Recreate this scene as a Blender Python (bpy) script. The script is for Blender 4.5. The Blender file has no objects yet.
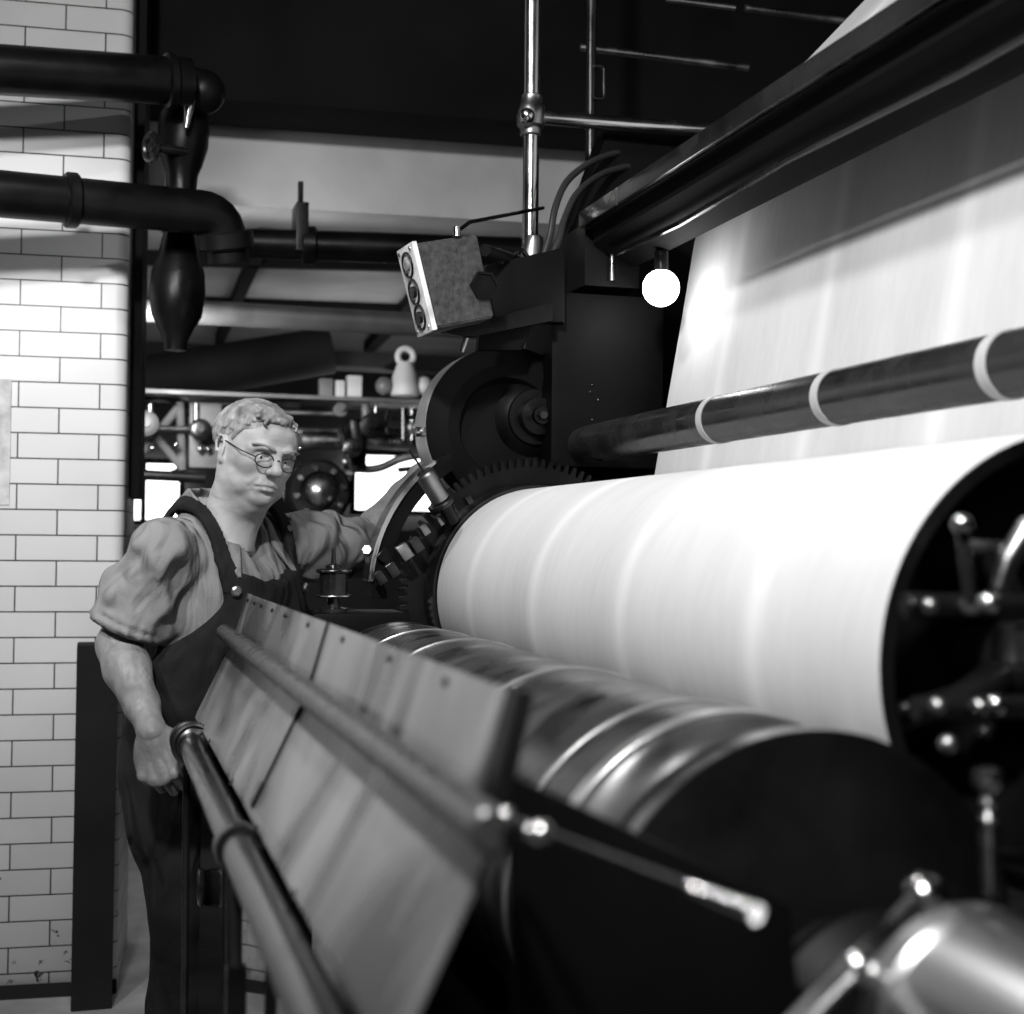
import bpy, bmesh, math, random
import numpy as np
from mathutils import Vector, Matrix
random.seed(7)
rng = np.random.default_rng(5)
SC = bpy.context.scene
COL = SC.collection
PI = math.pi

# ------------------------------------------------------------------ camera
FPX, CAMH = 1400.0, 1.28
def _d(px, py): return np.array([(px-512)/FPX, -(py-507)/FPX, -1.0])
def _n(v): return v/np.linalg.norm(v)
_Y = _n(_d(95, 537)); _Z = _n(np.cross(_d(1095, 547), _Y))
if _Z[1] < 0: _Z = -_Z
_X = np.cross(_Y, _Z)
RC = np.array([_X, _Y, _Z])
CAM = np.array([0, 0, CAMH])
def W(px, py, y):
    """point of the depth plane Y = y seen at that place of the frame"""
    v = RC @ _d(px, py)
    return Vector(CAM + v*(y/v[1]))
cam_data = bpy.data.cameras.new('camera')
cam = bpy.data.objects.new('camera', cam_data); COL.objects.link(cam)
m4 = Matrix([list(RC[i])+[CAM[i]] for i in range(3)]+[[0, 0, 0, 1]])
cam.matrix_world = m4
cam_data.sensor_width = 36; cam_data.lens = FPX/1024*36; cam_data.sensor_fit = 'HORIZONTAL'
cam_data.clip_start = 0.02
cam_data.dof.use_dof = True; cam_data.dof.focus_distance = 2.95; cam_data.dof.aperture_fstop = 3.4
SC.camera = cam

# ------------------------------------------------------------------ materials
MATS = {}
def mat(name, base, rough=.5, metal=0.0, var=0.0, scale=8.0, rvar=0.0, bump=0.0, bscale=60.0, emit=0.0, stretch=(1, 1, 1), coat=0.0, spec=.5, detail=4.0):
    if name in MATS: return MATS[name]
    m = bpy.data.materials.new(name); m.use_nodes = True; MATS[name] = m
    nt = m.node_tree; N = nt.nodes; L = nt.links
    b = N['Principled BSDF']
    b.inputs['Base Color'].default_value = (base, base, base, 1)
    b.inputs['Roughness'].default_value = rough
    b.inputs['Metallic'].default_value = metal
    b.inputs['Specular IOR Level'].default_value = spec
    if coat: b.inputs['Coat Weight'].default_value = coat; b.inputs['Coat Roughness'].default_value = .12
    if emit:
        b.inputs['Emission Color'].default_value = (1, 1, 1, 1); b.inputs['Emission Strength'].default_value = emit
    if var or rvar or bump:
        tc = N.new('ShaderNodeTexCoord'); mp = N.new('ShaderNodeMapping'); mp.inputs['Scale'].default_value = stretch
        L.new(tc.outputs['Object'], mp.inputs['Vector'])
        no = N.new('ShaderNodeTexNoise'); no.inputs['Scale'].default_value = scale; no.inputs['Detail'].default_value = detail
        L.new(mp.outputs['Vector'], no.inputs['Vector'])
        if var:
            mr = N.new('ShaderNodeMapRange'); mr.inputs['From Min'].default_value = .3; mr.inputs['From Max'].default_value = .7
            mr.inputs['To Min'].default_value = max(0, base*(1-var)); mr.inputs['To Max'].default_value = min(1, base*(1+var))
            L.new(no.outputs['Fac'], mr.inputs['Value']); cc = N.new('ShaderNodeCombineColor')
            for k in range(3): L.new(mr.outputs['Result'], cc.inputs[k])
            L.new(cc.outputs['Color'], b.inputs['Base Color'])
        if rvar:
            mr = N.new('ShaderNodeMapRange'); mr.inputs['From Min'].default_value = .3; mr.inputs['From Max'].default_value = .7
            mr.inputs['To Min'].default_value = max(.02, rough-rvar); mr.inputs['To Max'].default_value = min(1, rough+rvar)
            L.new(no.outputs['Fac'], mr.inputs['Value']); L.new(mr.outputs['Result'], b.inputs['Roughness'])
        if bump:
            n2 = N.new('ShaderNodeTexNoise'); n2.inputs['Scale'].default_value = bscale; n2.inputs['Detail'].default_value = 3
            L.new(mp.outputs['Vector'], n2.inputs['Vector'])
            bp = N.new('ShaderNodeBump'); bp.inputs['Strength'].default_value = bump; bp.inputs['Distance'].default_value = .004
            L.new(n2.outputs['Fac'], bp.inputs['Height']); L.new(bp.outputs['Normal'], b.inputs['Normal'])
    return m

# ------------------------------------------------------------------ objects
def tag(o, label=None, cat=None, group=None, kind=None):
    if label: o['label'] = label
    if cat: o['category'] = cat
    if group: o['group'] = group
    if kind: o['kind'] = kind
    return o
def empty(name, loc=(0, 0, 0), label=None, cat=None, group=None):
    o = bpy.data.objects.new(name, None); COL.objects.link(o); o.location = loc; o.empty_display_size = .05
    return tag(o, label, cat, group)

def frame_from(axis):
    a = Vector(axis).normalized()
    t = Vector((0, 0, 1)) if abs(a.z) < .9 else Vector((1, 0, 0))
    u = t.cross(a).normalized(); v = a.cross(u)
    return a, u, v

class MB:
    """collects shapes (world coordinates) and links them as one mesh object"""
    def __init__(s): s.bm = bmesh.new()
    def box(s, c, size, rot=None, bevel=0.0):
        mtx = Matrix.Translation(Vector(c)) @ (rot.to_4x4() if rot else Matrix.Identity(4)) @ Matrix.Diagonal((*size, 1))
        g = bmesh.ops.create_cube(s.bm, size=1.0, matrix=mtx)
        if bevel:
            es = {e for v in g['verts'] for e in v.link_edges}
            bmesh.ops.bevel(s.bm, geom=list(es), offset=bevel, segments=2, affect='EDGES', profile=.7)
        return s
    def corners(s, a, b, bevel=0.0):
        a = Vector(a); b = Vector(b)
        return s.box((a+b)/2, [abs(b[i]-a[i]) for i in range(3)], None, bevel)
    def tube(s, pts, r, seg=16, caps=True, closed=False):
        pts = [Vector(p) for p in pts]; n = len(pts)
        rs = r if isinstance(r, (list, tuple)) else [r]*n
        rings = []; u = None
        for i, p in enumerate(pts):
            if closed: a = (pts[(i+1) % n]-pts[i-1]).normalized()
            elif i == 0: a = (pts[1]-p).normalized()
            elif i == n-1: a = (p-pts[-2]).normalized()
            else: a = ((pts[i+1]-p).normalized()+(p-pts[i-1]).normalized()).normalized()
            if u is None: _, u, v = frame_from(a)
            else:
                u = (u-a*u.dot(a)).normalized(); v = a.cross(u)
            rings.append([s.bm.verts.new(p+(u*math.cos(t)+v*math.sin(t))*rs[i]) for t in [2*PI*k/seg for k in range(seg)]])
        m = n if closed else n-1
        for i in range(m):
            A, B = rings[i], rings[(i+1) % n]
            for k in range(seg):
                s.bm.faces.new((A[k], A[(k+1) % seg], B[(k+1) % seg], B[k]))
        if caps and not closed:
            s.bm.faces.new(list(reversed(rings[0]))); s.bm.faces.new(rings[-1])
        return s
    def lathe(s, origin, axis, prof, seg=48, ang=(0, 2*PI), up=None):
        """prof: (distance along axis, radius)"""
        a, u, v = frame_from(axis); o = Vector(origin)
        if up is not None:
            v = Vector(up); v = (v-a*v.dot(a)).normalized(); u = v.cross(a)
        full = abs(ang[1]-ang[0]-2*PI) < 1e-4
        nt = seg if full else seg+1
        rows = []
        for (h, r) in prof:
            if r < 1e-6: rows.append([s.bm.verts.new(o+a*h)])
            else: rows.append([s.bm.verts.new(o+a*h+(u*math.cos(t)+v*math.sin(t))*r) for t in [ang[0]+(ang[1]-ang[0])*k/seg for k in range(nt)]])
        for A, B in zip(rows, rows[1:]):
            for k in range(seg):
                k2 = (k+1) % nt
                fs = [A[k % len(A)], A[k2 % len(A)], B[k2 % len(B)], B[k % len(B)]]
                fs = list(dict.fromkeys(fs))
                if len(fs) > 2:
                    try: s.bm.faces.new(fs)
                    except ValueError: pass
        return s
    def cyl(s, a, b, r, seg=32, r2=None, bev=0.0):
        a = Vector(a); b = Vector(b); L = (b-a).length; r2 = r if r2 is None else r2
        if bev: p = [(0, 0), (0, r-bev), (bev, r), (L-bev, r2), (L, r2-bev), (L, 0)]
        else: p = [(0, 0), (0, r), (L, r2), (L, 0)]
        return s.lathe(a, b-a, p, seg)
    def ball(s, c, r, seg=16):
        mtx = Matrix.Translation(Vector(c)) @ Matrix.Diagonal((*(r if isinstance(r, (tuple, list)) else (r,)*3), 1))
        bmesh.ops.create_uvsphere(s.bm, u_segments=seg, v_segments=max(8, seg//2), radius=1, matrix=mtx); return s
    def torus(s, c, axis, R, r, seg=32, seg2=10, sx=1.0):
        a, u, v = frame_from(axis); c = Vector(c)
        return s.tube([c+u*math.cos(t)*R*sx+v*math.sin(t)*R for t in [2*PI*k/seg for k in range(seg)]], r, seg2, closed=True)
    def prism(s, poly, y0, y1, axis='Y', bevel=0.0):
        """poly in (X,Z) run along Y (or (X,Y) along Z, (Y,Z) along X)"""
        f = {'Y': lambda p, t: (p[0], t, p[1]), 'Z': lambda p, t: (p[0], p[1], t), 'X': lambda p, t: (t, p[0], p[1])}[axis]
        A = [s.bm.verts.new(f(p, y0)) for p in poly]; B = [s.bm.verts.new(f(p, y1)) for p in poly]
        n = len(poly)
        s.bm.faces.new(A); s.bm.faces.new(list(reversed(B)))
        es = []
        for k in range(n): s.bm.faces.new((A[k], B[k], B[(k+1) % n], A[(k+1) % n]))
        if bevel:
            bmesh.ops.bevel(s.bm, geom=list({e for v in A+B for e in v.link_edges}), offset=bevel, segments=2, affect='EDGES', profile=.7)
        return s
    def hexbolt(s, c, axis, r, h):
        a = Vector(axis).normalized(); return s.lathe(Vector(c), a, [(0, 0), (0, r), (h*.8, r), (h, r*.8), (h, 0)], 6)
    def build(s, name, m, parent=None, smooth=True, label=None, angle=40):
        bm = s.bm
        bmesh.ops.recalc_face_normals(bm, faces=bm.faces)
        if parent is not None:
            q = parent; off = Vector((0, 0, 0)); chain = []
            while q is not None: off += Vector(q.location); q = q.parent
            bmesh.ops.translate(bm, verts=bm.verts, vec=-off)
        else:
            xs = [v.co for v in bm.verts]
            lo = Vector((min(c.x for c in xs), min(c.y for c in xs), min(c.z for c in xs))); hi = Vector((max(c.x for c in xs), max(c.y for c in xs), max(c.z for c in xs)))
            off = (lo+hi)/2; off.z = lo.z
            bmesh.ops.translate(bm, verts=bm.verts, vec=-off)
        if smooth:
            lim = math.radians(angle)
            for f in bm.faces: f.smooth = True
            for e in bm.edges:
                if len(e.link_faces) == 2 and e.calc_face_angle(0) > lim: e.smooth = False
        me = bpy.data.meshes.new(name); bm.to_mesh(me); bm.free()
        ms = m if isinstance(m, (list, tuple)) else [m]
        for x in ms: me.materials.append(x)
        o = bpy.data.objects.new(name, me); COL.objects.link(o)
        if parent is not None: o.parent = parent
        else: o.location = off
        if label: o['label'] = label
        return o
def copy_tree(o, parent=None):
    c = o.copy(); COL.objects.link(c)
    if parent is not None: c.parent = parent
    for ch in [x for x in bpy.data.objects if x.parent == o]: copy_tree(ch, c)
    return c
def arc(c, u, v, r, a0, a1, n=8):
    c, u, v = Vector(c), Vector(u), Vector(v)
    return [c+u*(r*math.cos(a0+(a1-a0)*k/n))+v*(r*math.sin(a0+(a1-a0)*k/n)) for k in range(n+1)]
def bend(pts, r, n=6):
    """polyline with its corners rounded"""
    pts = [Vector(p) for p in pts]; out = [pts[0]]
    for a, b, c in zip(pts, pts[1:], pts[2:]):
        d1 = (a-b).normalized(); d2 = (c-b).normalized(); rr = min(r, (a-b).length*.49, (c-b).length*.49)
        p0, p2 = b+d1*rr, b+d2*rr
        for k in range(n+1):
            t = k/n; out.append(p0*(1-t)**2+b*2*t*(1-t)+p2*t*t)
    out.append(pts[-1]); return out
def proj(x, y, z):
    v = RC.T @ (np.array((x, y, z))-CAM); return 512+FPX*v[0]/-v[2], 507-FPX*v[1]/-v[2]
def ysolve(px, x, z):
    """depth at which the line (x, z) along Y is seen in that column"""
    a, b = .3, 12.0
    for _ in range(50):
        m = (a+b)/2
        if proj(x, m, z)[0] > px: a = m
        else: b = m
    return a
# ------------------------------------------------------------------ distance-field modelling of soft shapes
class Field:
    def __init__(s, lo, hi, h):
        s.lo = np.array(lo, float); s.h = h
        s.n = np.ceil((np.array(hi)-s.lo)/h).astype(int)+1
        s.ax = [(s.lo[i]+h*np.arange(s.n[i])).astype(np.float32) for i in range(3)]
        s.D = np.full(s.n, .5, np.float32)
    def grid(s, sl=None):
        ax = s.ax if sl is None else [s.ax[i][sl[i]] for i in range(3)]
        return ax[0][:, None, None], ax[1][None, :, None], ax[2][None, None, :]
    def sl(s, lo, hi, m):
        a = np.floor((np.array(lo)-m-s.lo)/s.h).astype(int); b = np.ceil((np.array(hi)+m-s.lo)/s.h).astype(int)+1
        a = np.clip(a, 0, s.n); b = np.clip(b, 0, s.n)
        return tuple(slice(int(a[i]), int(b[i])) for i in range(3))
    def put(s, sl, d, k, op):
        A = s.D[sl]
        if A.size == 0: return
        if op < 0: A2, d2 = -A, d
        else: A2, d2 = A, d
        if k > 0:
            hh = np.maximum(k-np.abs(A2-d2), 0)/k
            r = np.minimum(A2, d2)-hh*hh*k*.25
        else: r = np.minimum(A2, d2)
        s.D[sl] = -r if op < 0 else r
    def cone(s, a, b, ra, rb, k=.01, op=1):
        a = np.array(a, float); b = np.array(b, float); R = max(ra, rb)
        sl = s.sl(np.minimum(a, b)-R, np.maximum(a, b)+R, k+3*s.h)
        x, y, z = s.grid(sl); ba = b-a; L = max((ba**2).sum(), 1e-12)
        t = np.clip(((x-a[0])*ba[0]+(y-a[1])*ba[1]+(z-a[2])*ba[2])/L, 0, 1)
        d = np.sqrt((x-a[0]-t*ba[0])**2+(y-a[1]-t*ba[1])**2+(z-a[2]-t*ba[2])**2)-(ra+(rb-ra)*t)
        s.put(sl, d.astype(np.float32), k, op)
    def chain(s, pts, rs, k=.01, op=1):
        for i in range(len(pts)-1): s.cone(pts[i], pts[i+1], rs[i], rs[i+1], k, op)
    def ell(s, c, r, k=.01, op=1, M=None):
        """ellipsoid; the columns of M are its axes"""
        c = np.array(c, float); r = np.array(r, float); R = r.max()
        sl = s.sl(c-R, c+R, k+3*s.h); x, y, z = s.grid(sl); x = x-c[0]; y = y-c[1]; z = z-c[2]
        if M is not None:
            M = np.array(M); x, y, z = (M[0, 0]*x+M[1, 0]*y+M[2, 0]*z), (M[0, 1]*x+M[1, 1]*y+M[2, 1]*z), (M[0, 2]*x+M[1, 2]*y+M[2, 2]*z)
        k0 = np.sqrt((x/r[0])**2+(y/r[1])**2+(z/r[2])**2); k1 = np.sqrt((x/r[0]**2)**2+(y/r[1]**2)**2+(z/r[2]**2)**2)
        d = k0*(k0-1)/np.maximum(k1, 1e-6)
        s.put(sl, d.astype(np.float32), k, op)
    def plane(s, p, n, k=.0):
        """cut away what lies on the n side of the plane"""
        n = _n(np.array(n, float)); x, y, z = s.grid()
        d = -((x-p[0])*n[0]+(y-p[1])*n[1]+(z-p[2])*n[2])
        s.put(tuple(slice(None) for _ in range(3)), d.astype(np.float32), k, -1)
    def mesh(s):
        D = s.D; n = D.shape; S = D < 0
        cc = tuple(q-1 for q in n)
        cnt = np.zeros(cc, np.float32); P = [np.zeros(cc, np.float32) for _ in range(3)]
        def cs(o): return tuple(slice(o[i], o[i]+cc[i]) for i in range(3))
        for ax in range(3):
            o1, o2 = [(1, 2), (0, 2), (0, 1)][ax]
            for i in (0, 1):
                for j in (0, 1):
                    o = [0, 0, 0]; o[o1] = i; o[o2] = j; p = list(o); p[ax] = 1
                    A, B = D[cs(o)], D[cs(p)]; M = (A < 0) != (B < 0)
                    t = np.where(M, A/np.where(M, A-B, 1), 0)
                    cnt += M
                    for q in range(3): P[q] += (t if q == ax else M*np.float32(o[q]))
        act = cnt > 0; idx = np.full(cc, -1, np.int64); idx[act] = np.arange(act.sum())
        I = np.argwhere(act); c = cnt[act]
        V = np.stack([P[q][act]/c for q in range(3)], 1)+I
        V = V*s.h+s.lo
        F = []
        for ax in range(3):
            o1, o2 = [(1, 2), (2, 0), (0, 1)][ax]
            a = [slice(None)]*3; a[ax] = slice(0, n[ax]-1); b = [slice(None)]*3; b[ax] = slice(1, n[ax])
            E = np.argwhere(S[tuple(a)] != S[tuple(b)])
            if not len(E): continue
            E = E[(E[:, o1] > 0) & (E[:, o2] > 0) & (E[:, o1] < n[o1]-1) & (E[:, o2] < n[o2]-1)]
            e1 = np.zeros(3, int); e1[o1] = 1; e2 = np.zeros(3, int); e2[o2] = 1
            q = [E-e1-e2, E-e2, E, E-e1]
            q = np.stack([idx[tuple(x.T)] for x in q], 1)
            ins = S[tuple(E.T)]
            q[~ins] = q[~ins][:, ::-1]
            F.append(q)
        return V, np.concatenate(F)
def wob(x, y, z, f, seed=0):
    """smooth pseudo noise"""
    a = np.sin(f*x+1.7*np.sin(f*.7*y+seed)+seed*1.3)+np.sin(f*1.1*y+1.5*np.sin(f*.8*z+seed*2.1)+.7)+np.sin(f*.9*z+1.6*np.sin(f*.75*x+seed*.7)+2.1)
    return a/3
def soft_obj(name, meshes, mats, parent, label=None, smooth_it=1):
    Vs, Fs, off, mi = [], [], 0, []
    for k, it in enumerate(meshes):
        V, F = it[0], it[1]; Vs.append(V); Fs.append(F+off); off += len(V); mi += [it[2] if len(it) > 2 else 0]*len(F)
    V = np.concatenate(Vs); F = np.concatenate(Fs)
    o = Vector((0, 0, 0)); q = parent
    while q is not None: o += Vector(q.location); q = q.parent
    V = V-np.array(o)
    me = bpy.data.meshes.new(name)
    me.vertices.add(len(V)); me.vertices.foreach_set('co', V.astype(np.float32).ravel())
    me.loops.add(len(F)*4); me.loops.foreach_set('vertex_index', F.astype(np.int32).ravel())
    me.polygons.add(len(F)); me.polygons.foreach_set('loop_start', np.arange(0, len(F)*4, 4, dtype=np.int32))
    me.polygons.foreach_set('loop_total', np.full(len(F), 4, dtype=np.int32))
    me.polygons.foreach_set('use_smooth', np.ones(len(F), bool))
    me.update(calc_edges=True); me.validate()
    for m in (mats if isinstance(mats, (list, tuple)) else [mats]): me.materials.append(m)
    if any(mi): me.polygons.foreach_set('material_index', np.array(mi, np.int32))
    ob = bpy.data.objects.new(name, me); COL.objects.link(ob); ob.parent = parent
    if smooth_it:
        s = ob.modifiers.new('relax', 'SMOOTH'); s.factor = .5; s.iterations = smooth_it
    if label: ob['label'] = label
    return ob
# ------------------------------------------------------------------ the pressman
skin = mat('skin', .36, .5, var=.22, scale=16, bump=.12, bscale=120, spec=.35)
skin.node_tree.nodes['Principled BSDF'].inputs['Subsurface Weight'].default_value = .0
armskin = mat('inky_skin', .17, .5, var=.4, scale=14, bump=.25, bscale=90, spec=.35)
hairm = mat('grey_hair', .22, .45, var=.7, scale=38, stretch=(1, 1, .35), bump=1.0, bscale=90)
shirtm = mat('shirt_cloth', .16, .9, var=.12, scale=7, bump=.35, bscale=300, spec=.2)
dungm = mat('dungaree_cloth', .012, .92, var=.35, scale=9, bump=.3, bscale=260, spec=.15)
def fold_bump(m, sc, dist, stretch):
    nt = m.node_tree; N = nt.nodes; L = nt.links; b = N['Principled BSDF']
    tc = N.new('ShaderNodeTexCoord'); mp = N.new('ShaderNodeMapping'); mp.inputs['Scale'].default_value = stretch; L.new(tc.outputs['Object'], mp.inputs['Vector'])
    no = N.new('ShaderNodeTexNoise'); no.inputs['Scale'].default_value = sc; no.inputs['Detail'].default_value = 1.5; no.inputs['Distortion'].default_value = 1.6
    L.new(mp.outputs['Vector'], no.inputs['Vector'])
    bp = N.new('ShaderNodeBump'); bp.inputs['Strength'].default_value = 1; bp.inputs['Distance'].default_value = dist
    L.new(no.outputs['Fac'], bp.inputs['Height'])
    old = [l for l in L if l.to_socket == b.inputs['Normal']]
    if old: L.new(old[0].from_socket, bp.inputs['Normal'])
    L.new(bp.outputs['Normal'], b.inputs['Normal'])
fold_bump(shirtm, 9, .05, (1, 1, .45)); fold_bump(dungm, 8, .04, (1, 1, .5)); fold_bump(armskin, 20, .006, (1, 1, .5))
man = empty('person', (0, 0, 0), 'grey-haired person in round glasses, rolled-sleeve shirt and dark dungarees leaning on a rail', 'person')
PEL = W(203, 752, 3.06); NECK = W(231, 518, 2.99)
man.location = (PEL.x, PEL.y, 0)
SHR = W(160, 554, 2.87); SHL = W(303, 546, 3.12)
ELR = W(118, 645, 2.90); WRR = W(152, 732, 2.74)
ELL = W(360, 548, 3.33); WRL = W(420, 474, 3.42)
up_t = (NECK-PEL).normalized(); lat = (SHL-SHR); lat = (lat-up_t*lat.dot(up_t)).normalized(); fwd = lat.cross(up_t).normalized()   # lat = wearer's left
def T(x, y, z):  # torso frame: forward, left, up along the spine (metres from the pelvis)
    return PEL+fwd*x+lat*y+up_t*z
TL = (NECK-PEL).length
Mt = np.array([list(fwd), list(lat), list(up_t)]).T

# --- head, modelled in its own frame: x to the nose, y to the wearer's left, z up
def head_field():
    F = Field((-.13, -.11, -.24), (.14, .11, .14), .0023)
    F.ell((-.016, 0, .03), (.1, .079, .089), 0)
    F.ell((.03, 0, .036), (.062, .068, .062), .03)
    F.ell((.032, 0, -.03), (.056, .062, .07), .03)
    F.ell((.032, 0, -.074), (.05, .052, .036), .03)
    for sg in (-1, 1):
        F.ell((-.002, sg*.052, -.052), (.034, .018, .034), .03)
        F.ell((.028, sg*.044, -.078), (.032, .018, .026), .03)          # jowl
        F.ell((.052, sg*.042, -.022), (.026, .022, .022), .02)       # cheek
        F.ell((.01, sg*.06, .0), (.04, .013, .03), .02)
    F.ell((.07, 0, -.1), (.018, .026, .016), .018)                     # chin
    for sg in (-1, 1):
        F.chain([(.092, sg*.008, .018), (.09, sg*.028, .022), (.071, sg*.05, .014)], [.008, .011, .008], .014)   # brow
        F.ell((.096, sg*.031, .002), (.02, .021, .0145), .01, -1)   # socket
        F.ell((.069, sg*.031, .001), (.0165, .0175, .0165), .003)      # lids round the eyeball
        F.chain([(.081, sg*.018, -.012), (.079, sg*.034, -.0145), (.068, sg*.046, -.009)], [.003, .0042, .003], .006)  # bag under the eye
        F.chain([(.0845, sg*.016, .006), (.0835, sg*.032, .0115), (.07, sg*.049, .004)], [.0022, .0035, .0025], .004)   # upper lid
    for sg in (-1, 1): F.ell((.0875, sg*.031, -.0005), (.009, .0115, .0042), .002, -1)
    F.chain([(.088, 0, .018), (.1, 0, -.004), (.111, 0, -.024)], [.0085, .009, .0115], .012)
    F.ell((.112, 0, -.028), (.0125, .0135, .011), .008)
    for sg in (-1, 1):
        F.ell((.1, sg*.014, -.031), (.011, .0075, .0085), .006)
        F.ell((.105, sg*.0075, -.0395), (.005, .0035, .004), .003, -1)
    F.ell((.078, 0, -.064), (.017, .032, .022), .016)                   # muzzle
    F.chain([(.082, -.025, -.069), (.094, -.007, -.0615), (.095, 0, -.063), (.094, .007, -.0615), (.082, .025, -.069)], [.0015, .0035, .0035, .0035, .0015], .004)
    F.chain([(.082, -.022, -.073), (.0925, -.006, -.0755), (.0925, .006, -.0755), (.082, .022, -.073)], [.0015, .0045, .0045, .0015], .004)
    F.chain([(.083, -.03, -.074), (.098, -.01, -.0685), (.099, 0, -.0688), (.098, .01, -.0685), (.083, .03, -.074)], [.0014, .002, .002, .002, .0014], .004, -1)
    F.ell((.094, 0, -.0865), (.008, .018, .0045), .007, -1)
    for sg in (-1, 1):
        F.chain([(.096, sg*.02, -.032), (.09, sg*.031, -.056), (.078, sg*.037, -.077)], [.0018, .0026, .0018], .008, -1)
        F.chain([(.088, sg*.029, -.073), (.08, sg*.031, -.086)], [.0016, .001], .008, -1)
    for zz in (.042, .053, .064):
        F.chain([(.094-.2*(zz-.04), -.03, zz), (.1-.25*(zz-.04), 0, zz+.002), (.094-.2*(zz-.04), .03, zz)], [.0005, .0009, .0005], .005, -1)
    for sg in (-1, 1):                                                   # ears
        c = np.array((-.006, sg*.081, -.004)); M = np.array([[.93, .25*sg, .18], [-.3*sg, .95, 0], [-.17, -.1*sg, .97]]).T
        F.ell(c, (.0175, .0065, .032), .006, 1, M)
        F.ell(c+(.003, sg*.0075, .004), (.01, .0045, .019), .004, -1, M)
        F.chain([c+(.008, sg*.006, -.004), c+(.006, sg*.006, -.012)], [.004, .004], .004)
        F.ell(c+(.006, 0, -.027), (.0085, .005, .009), .006)
        rim = [c+np.array((.012, sg*.004, .012)), c+np.array((.006, sg*.007, .027)), c+np.array((-.008, sg*.009, .027)), c+np.array((-.017, sg*.009, .01)), c+np.array((-.013, sg*.006, -.012))]
        F.chain(rim, [.0028]*5, .003)
    F.chain([(-.022, 0, -.04), (-.024, 0, -.13), (-.03, .0, -.235)], [.056, .056, .064], .04)   # neck
    for sg in (-1, 1): F.chain([(-.01, sg*.05, -.05), (.0, sg*.022, -.2)], [.012, .011], .02)
    F.ell((.03, 0, -.12), (.035, .035, .028), .03)
    x, y, z = F.grid()
    F.D += .0006*wob(x, y, z, 160, 1).astype(np.float32)
    return F
hc = W(256, 453, 2.9)
ya, pi_ = (.36, -.933), math.radians(12)
hf = Vector((ya[0]*math.cos(pi_), ya[1]*math.cos(pi_), -math.sin(pi_))).normalized()
hu0 = Vector((0, 0, 1)); hl = hu0.cross(hf).normalized(); hu = hf.cross(hl)
rl = math.radians(-9); hl, hu = hl*math.cos(rl)+hu*math.sin(rl), hu*math.cos(rl)-hl*math.sin(rl)
Mh = np.array([list(hf), list(hl), list(hu*.92)]).T
HS = .91
def Hw(p): return Vector(Mh @ (np.array(p)*HS)+np.array(hc))
hV, hF = head_field().mesh(); hV = (Mh @ (hV.T*HS)).T+np.array(hc)

# --- hands
def hand_mesh(wr, x, z, side, curls, thumb, h=.0024, spread=.04):
    """x along the metacarpals, z out of the back of the hand; side -1 mirrors the thumb"""
    x = Vector(x).normalized(); z = Vector(z); z = (z-x*z.dot(x)).normalized(); y = z.cross(x)*side
    F = Field((-.075, -.075, -.11), (.215, .095, .05), h)
    F.chain([(-.012, 0, 0), (.0, 0, 0), (.02, 0, 0)], [.024, .0245, .022], .01)
    F.ell((.05, 0, -.002), (.054, .041, .0175), .02)
    F.ell((.03, .024, -.012), (.034, .018, .017), .012)
    F.ell((.04, -.026, -.008), (.036, .014, .015), .012)
    ph = [(.044, .027, .022), (.048, .031, .023), (.044, .029, .023), (.035, .022, .02)]
    ys = (.0305, .0105, -.0105, -.0305); x0 = (.086, .092, .087, .077)
    for i in range(4):
        r0 = (.0098, .01, .0095, .0084)[i]
        p = np.array((x0[i], ys[i], -.002)); a = 0; pts = [np.array((.035, ys[i]*.6, .002)), p]; rs = [.008, r0+.001]
        yaw = (1.5-i)*spread
        for L, c in zip(ph[i], curls[i]):
            a += math.radians(c); p = p+L*np.array((math.cos(a)*math.cos(yaw), math.cos(a)*math.sin(yaw), -math.sin(a))); pts.append(p)
        rs += [r0, r0*.9, r0*.8]
        F.chain(pts[:2], rs[:2], .008); F.chain(pts[1:], rs[1:], .0025)
        F.ell(p*1.0, (.004, .004, .004), .001)
        F.ell(pts[1]+(0, 0, .004), (.009, .0075, .0065), .006)
    tp = [np.array(q) for q in thumb]
    F.chain(tp, [.016, .0125, .0115, .0095], .006)
    V, Fc = F.mesh(); M = np.array([list(x), list(y), list(z)]).T
    if side < 0: Fc = Fc[:, ::-1]
    return (M @ V.T).T+np.array(wr), Fc
# right hand: back to the camera, fingers closed, resting against the end of the rail
xr = (W(160, 785, 2.71)-WRR).normalized(); zr = Vector((-.35, -.9, .25))
rh = hand_mesh(WRR, xr, zr, 1, [(62, 78, 40), (66, 80, 42), (70, 80, 42), (74, 80, 42)],
               [(.014, .028, -.012), (.045, .045, -.022), (.072, .046, -.034), (.088, .034, -.046)])
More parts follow.
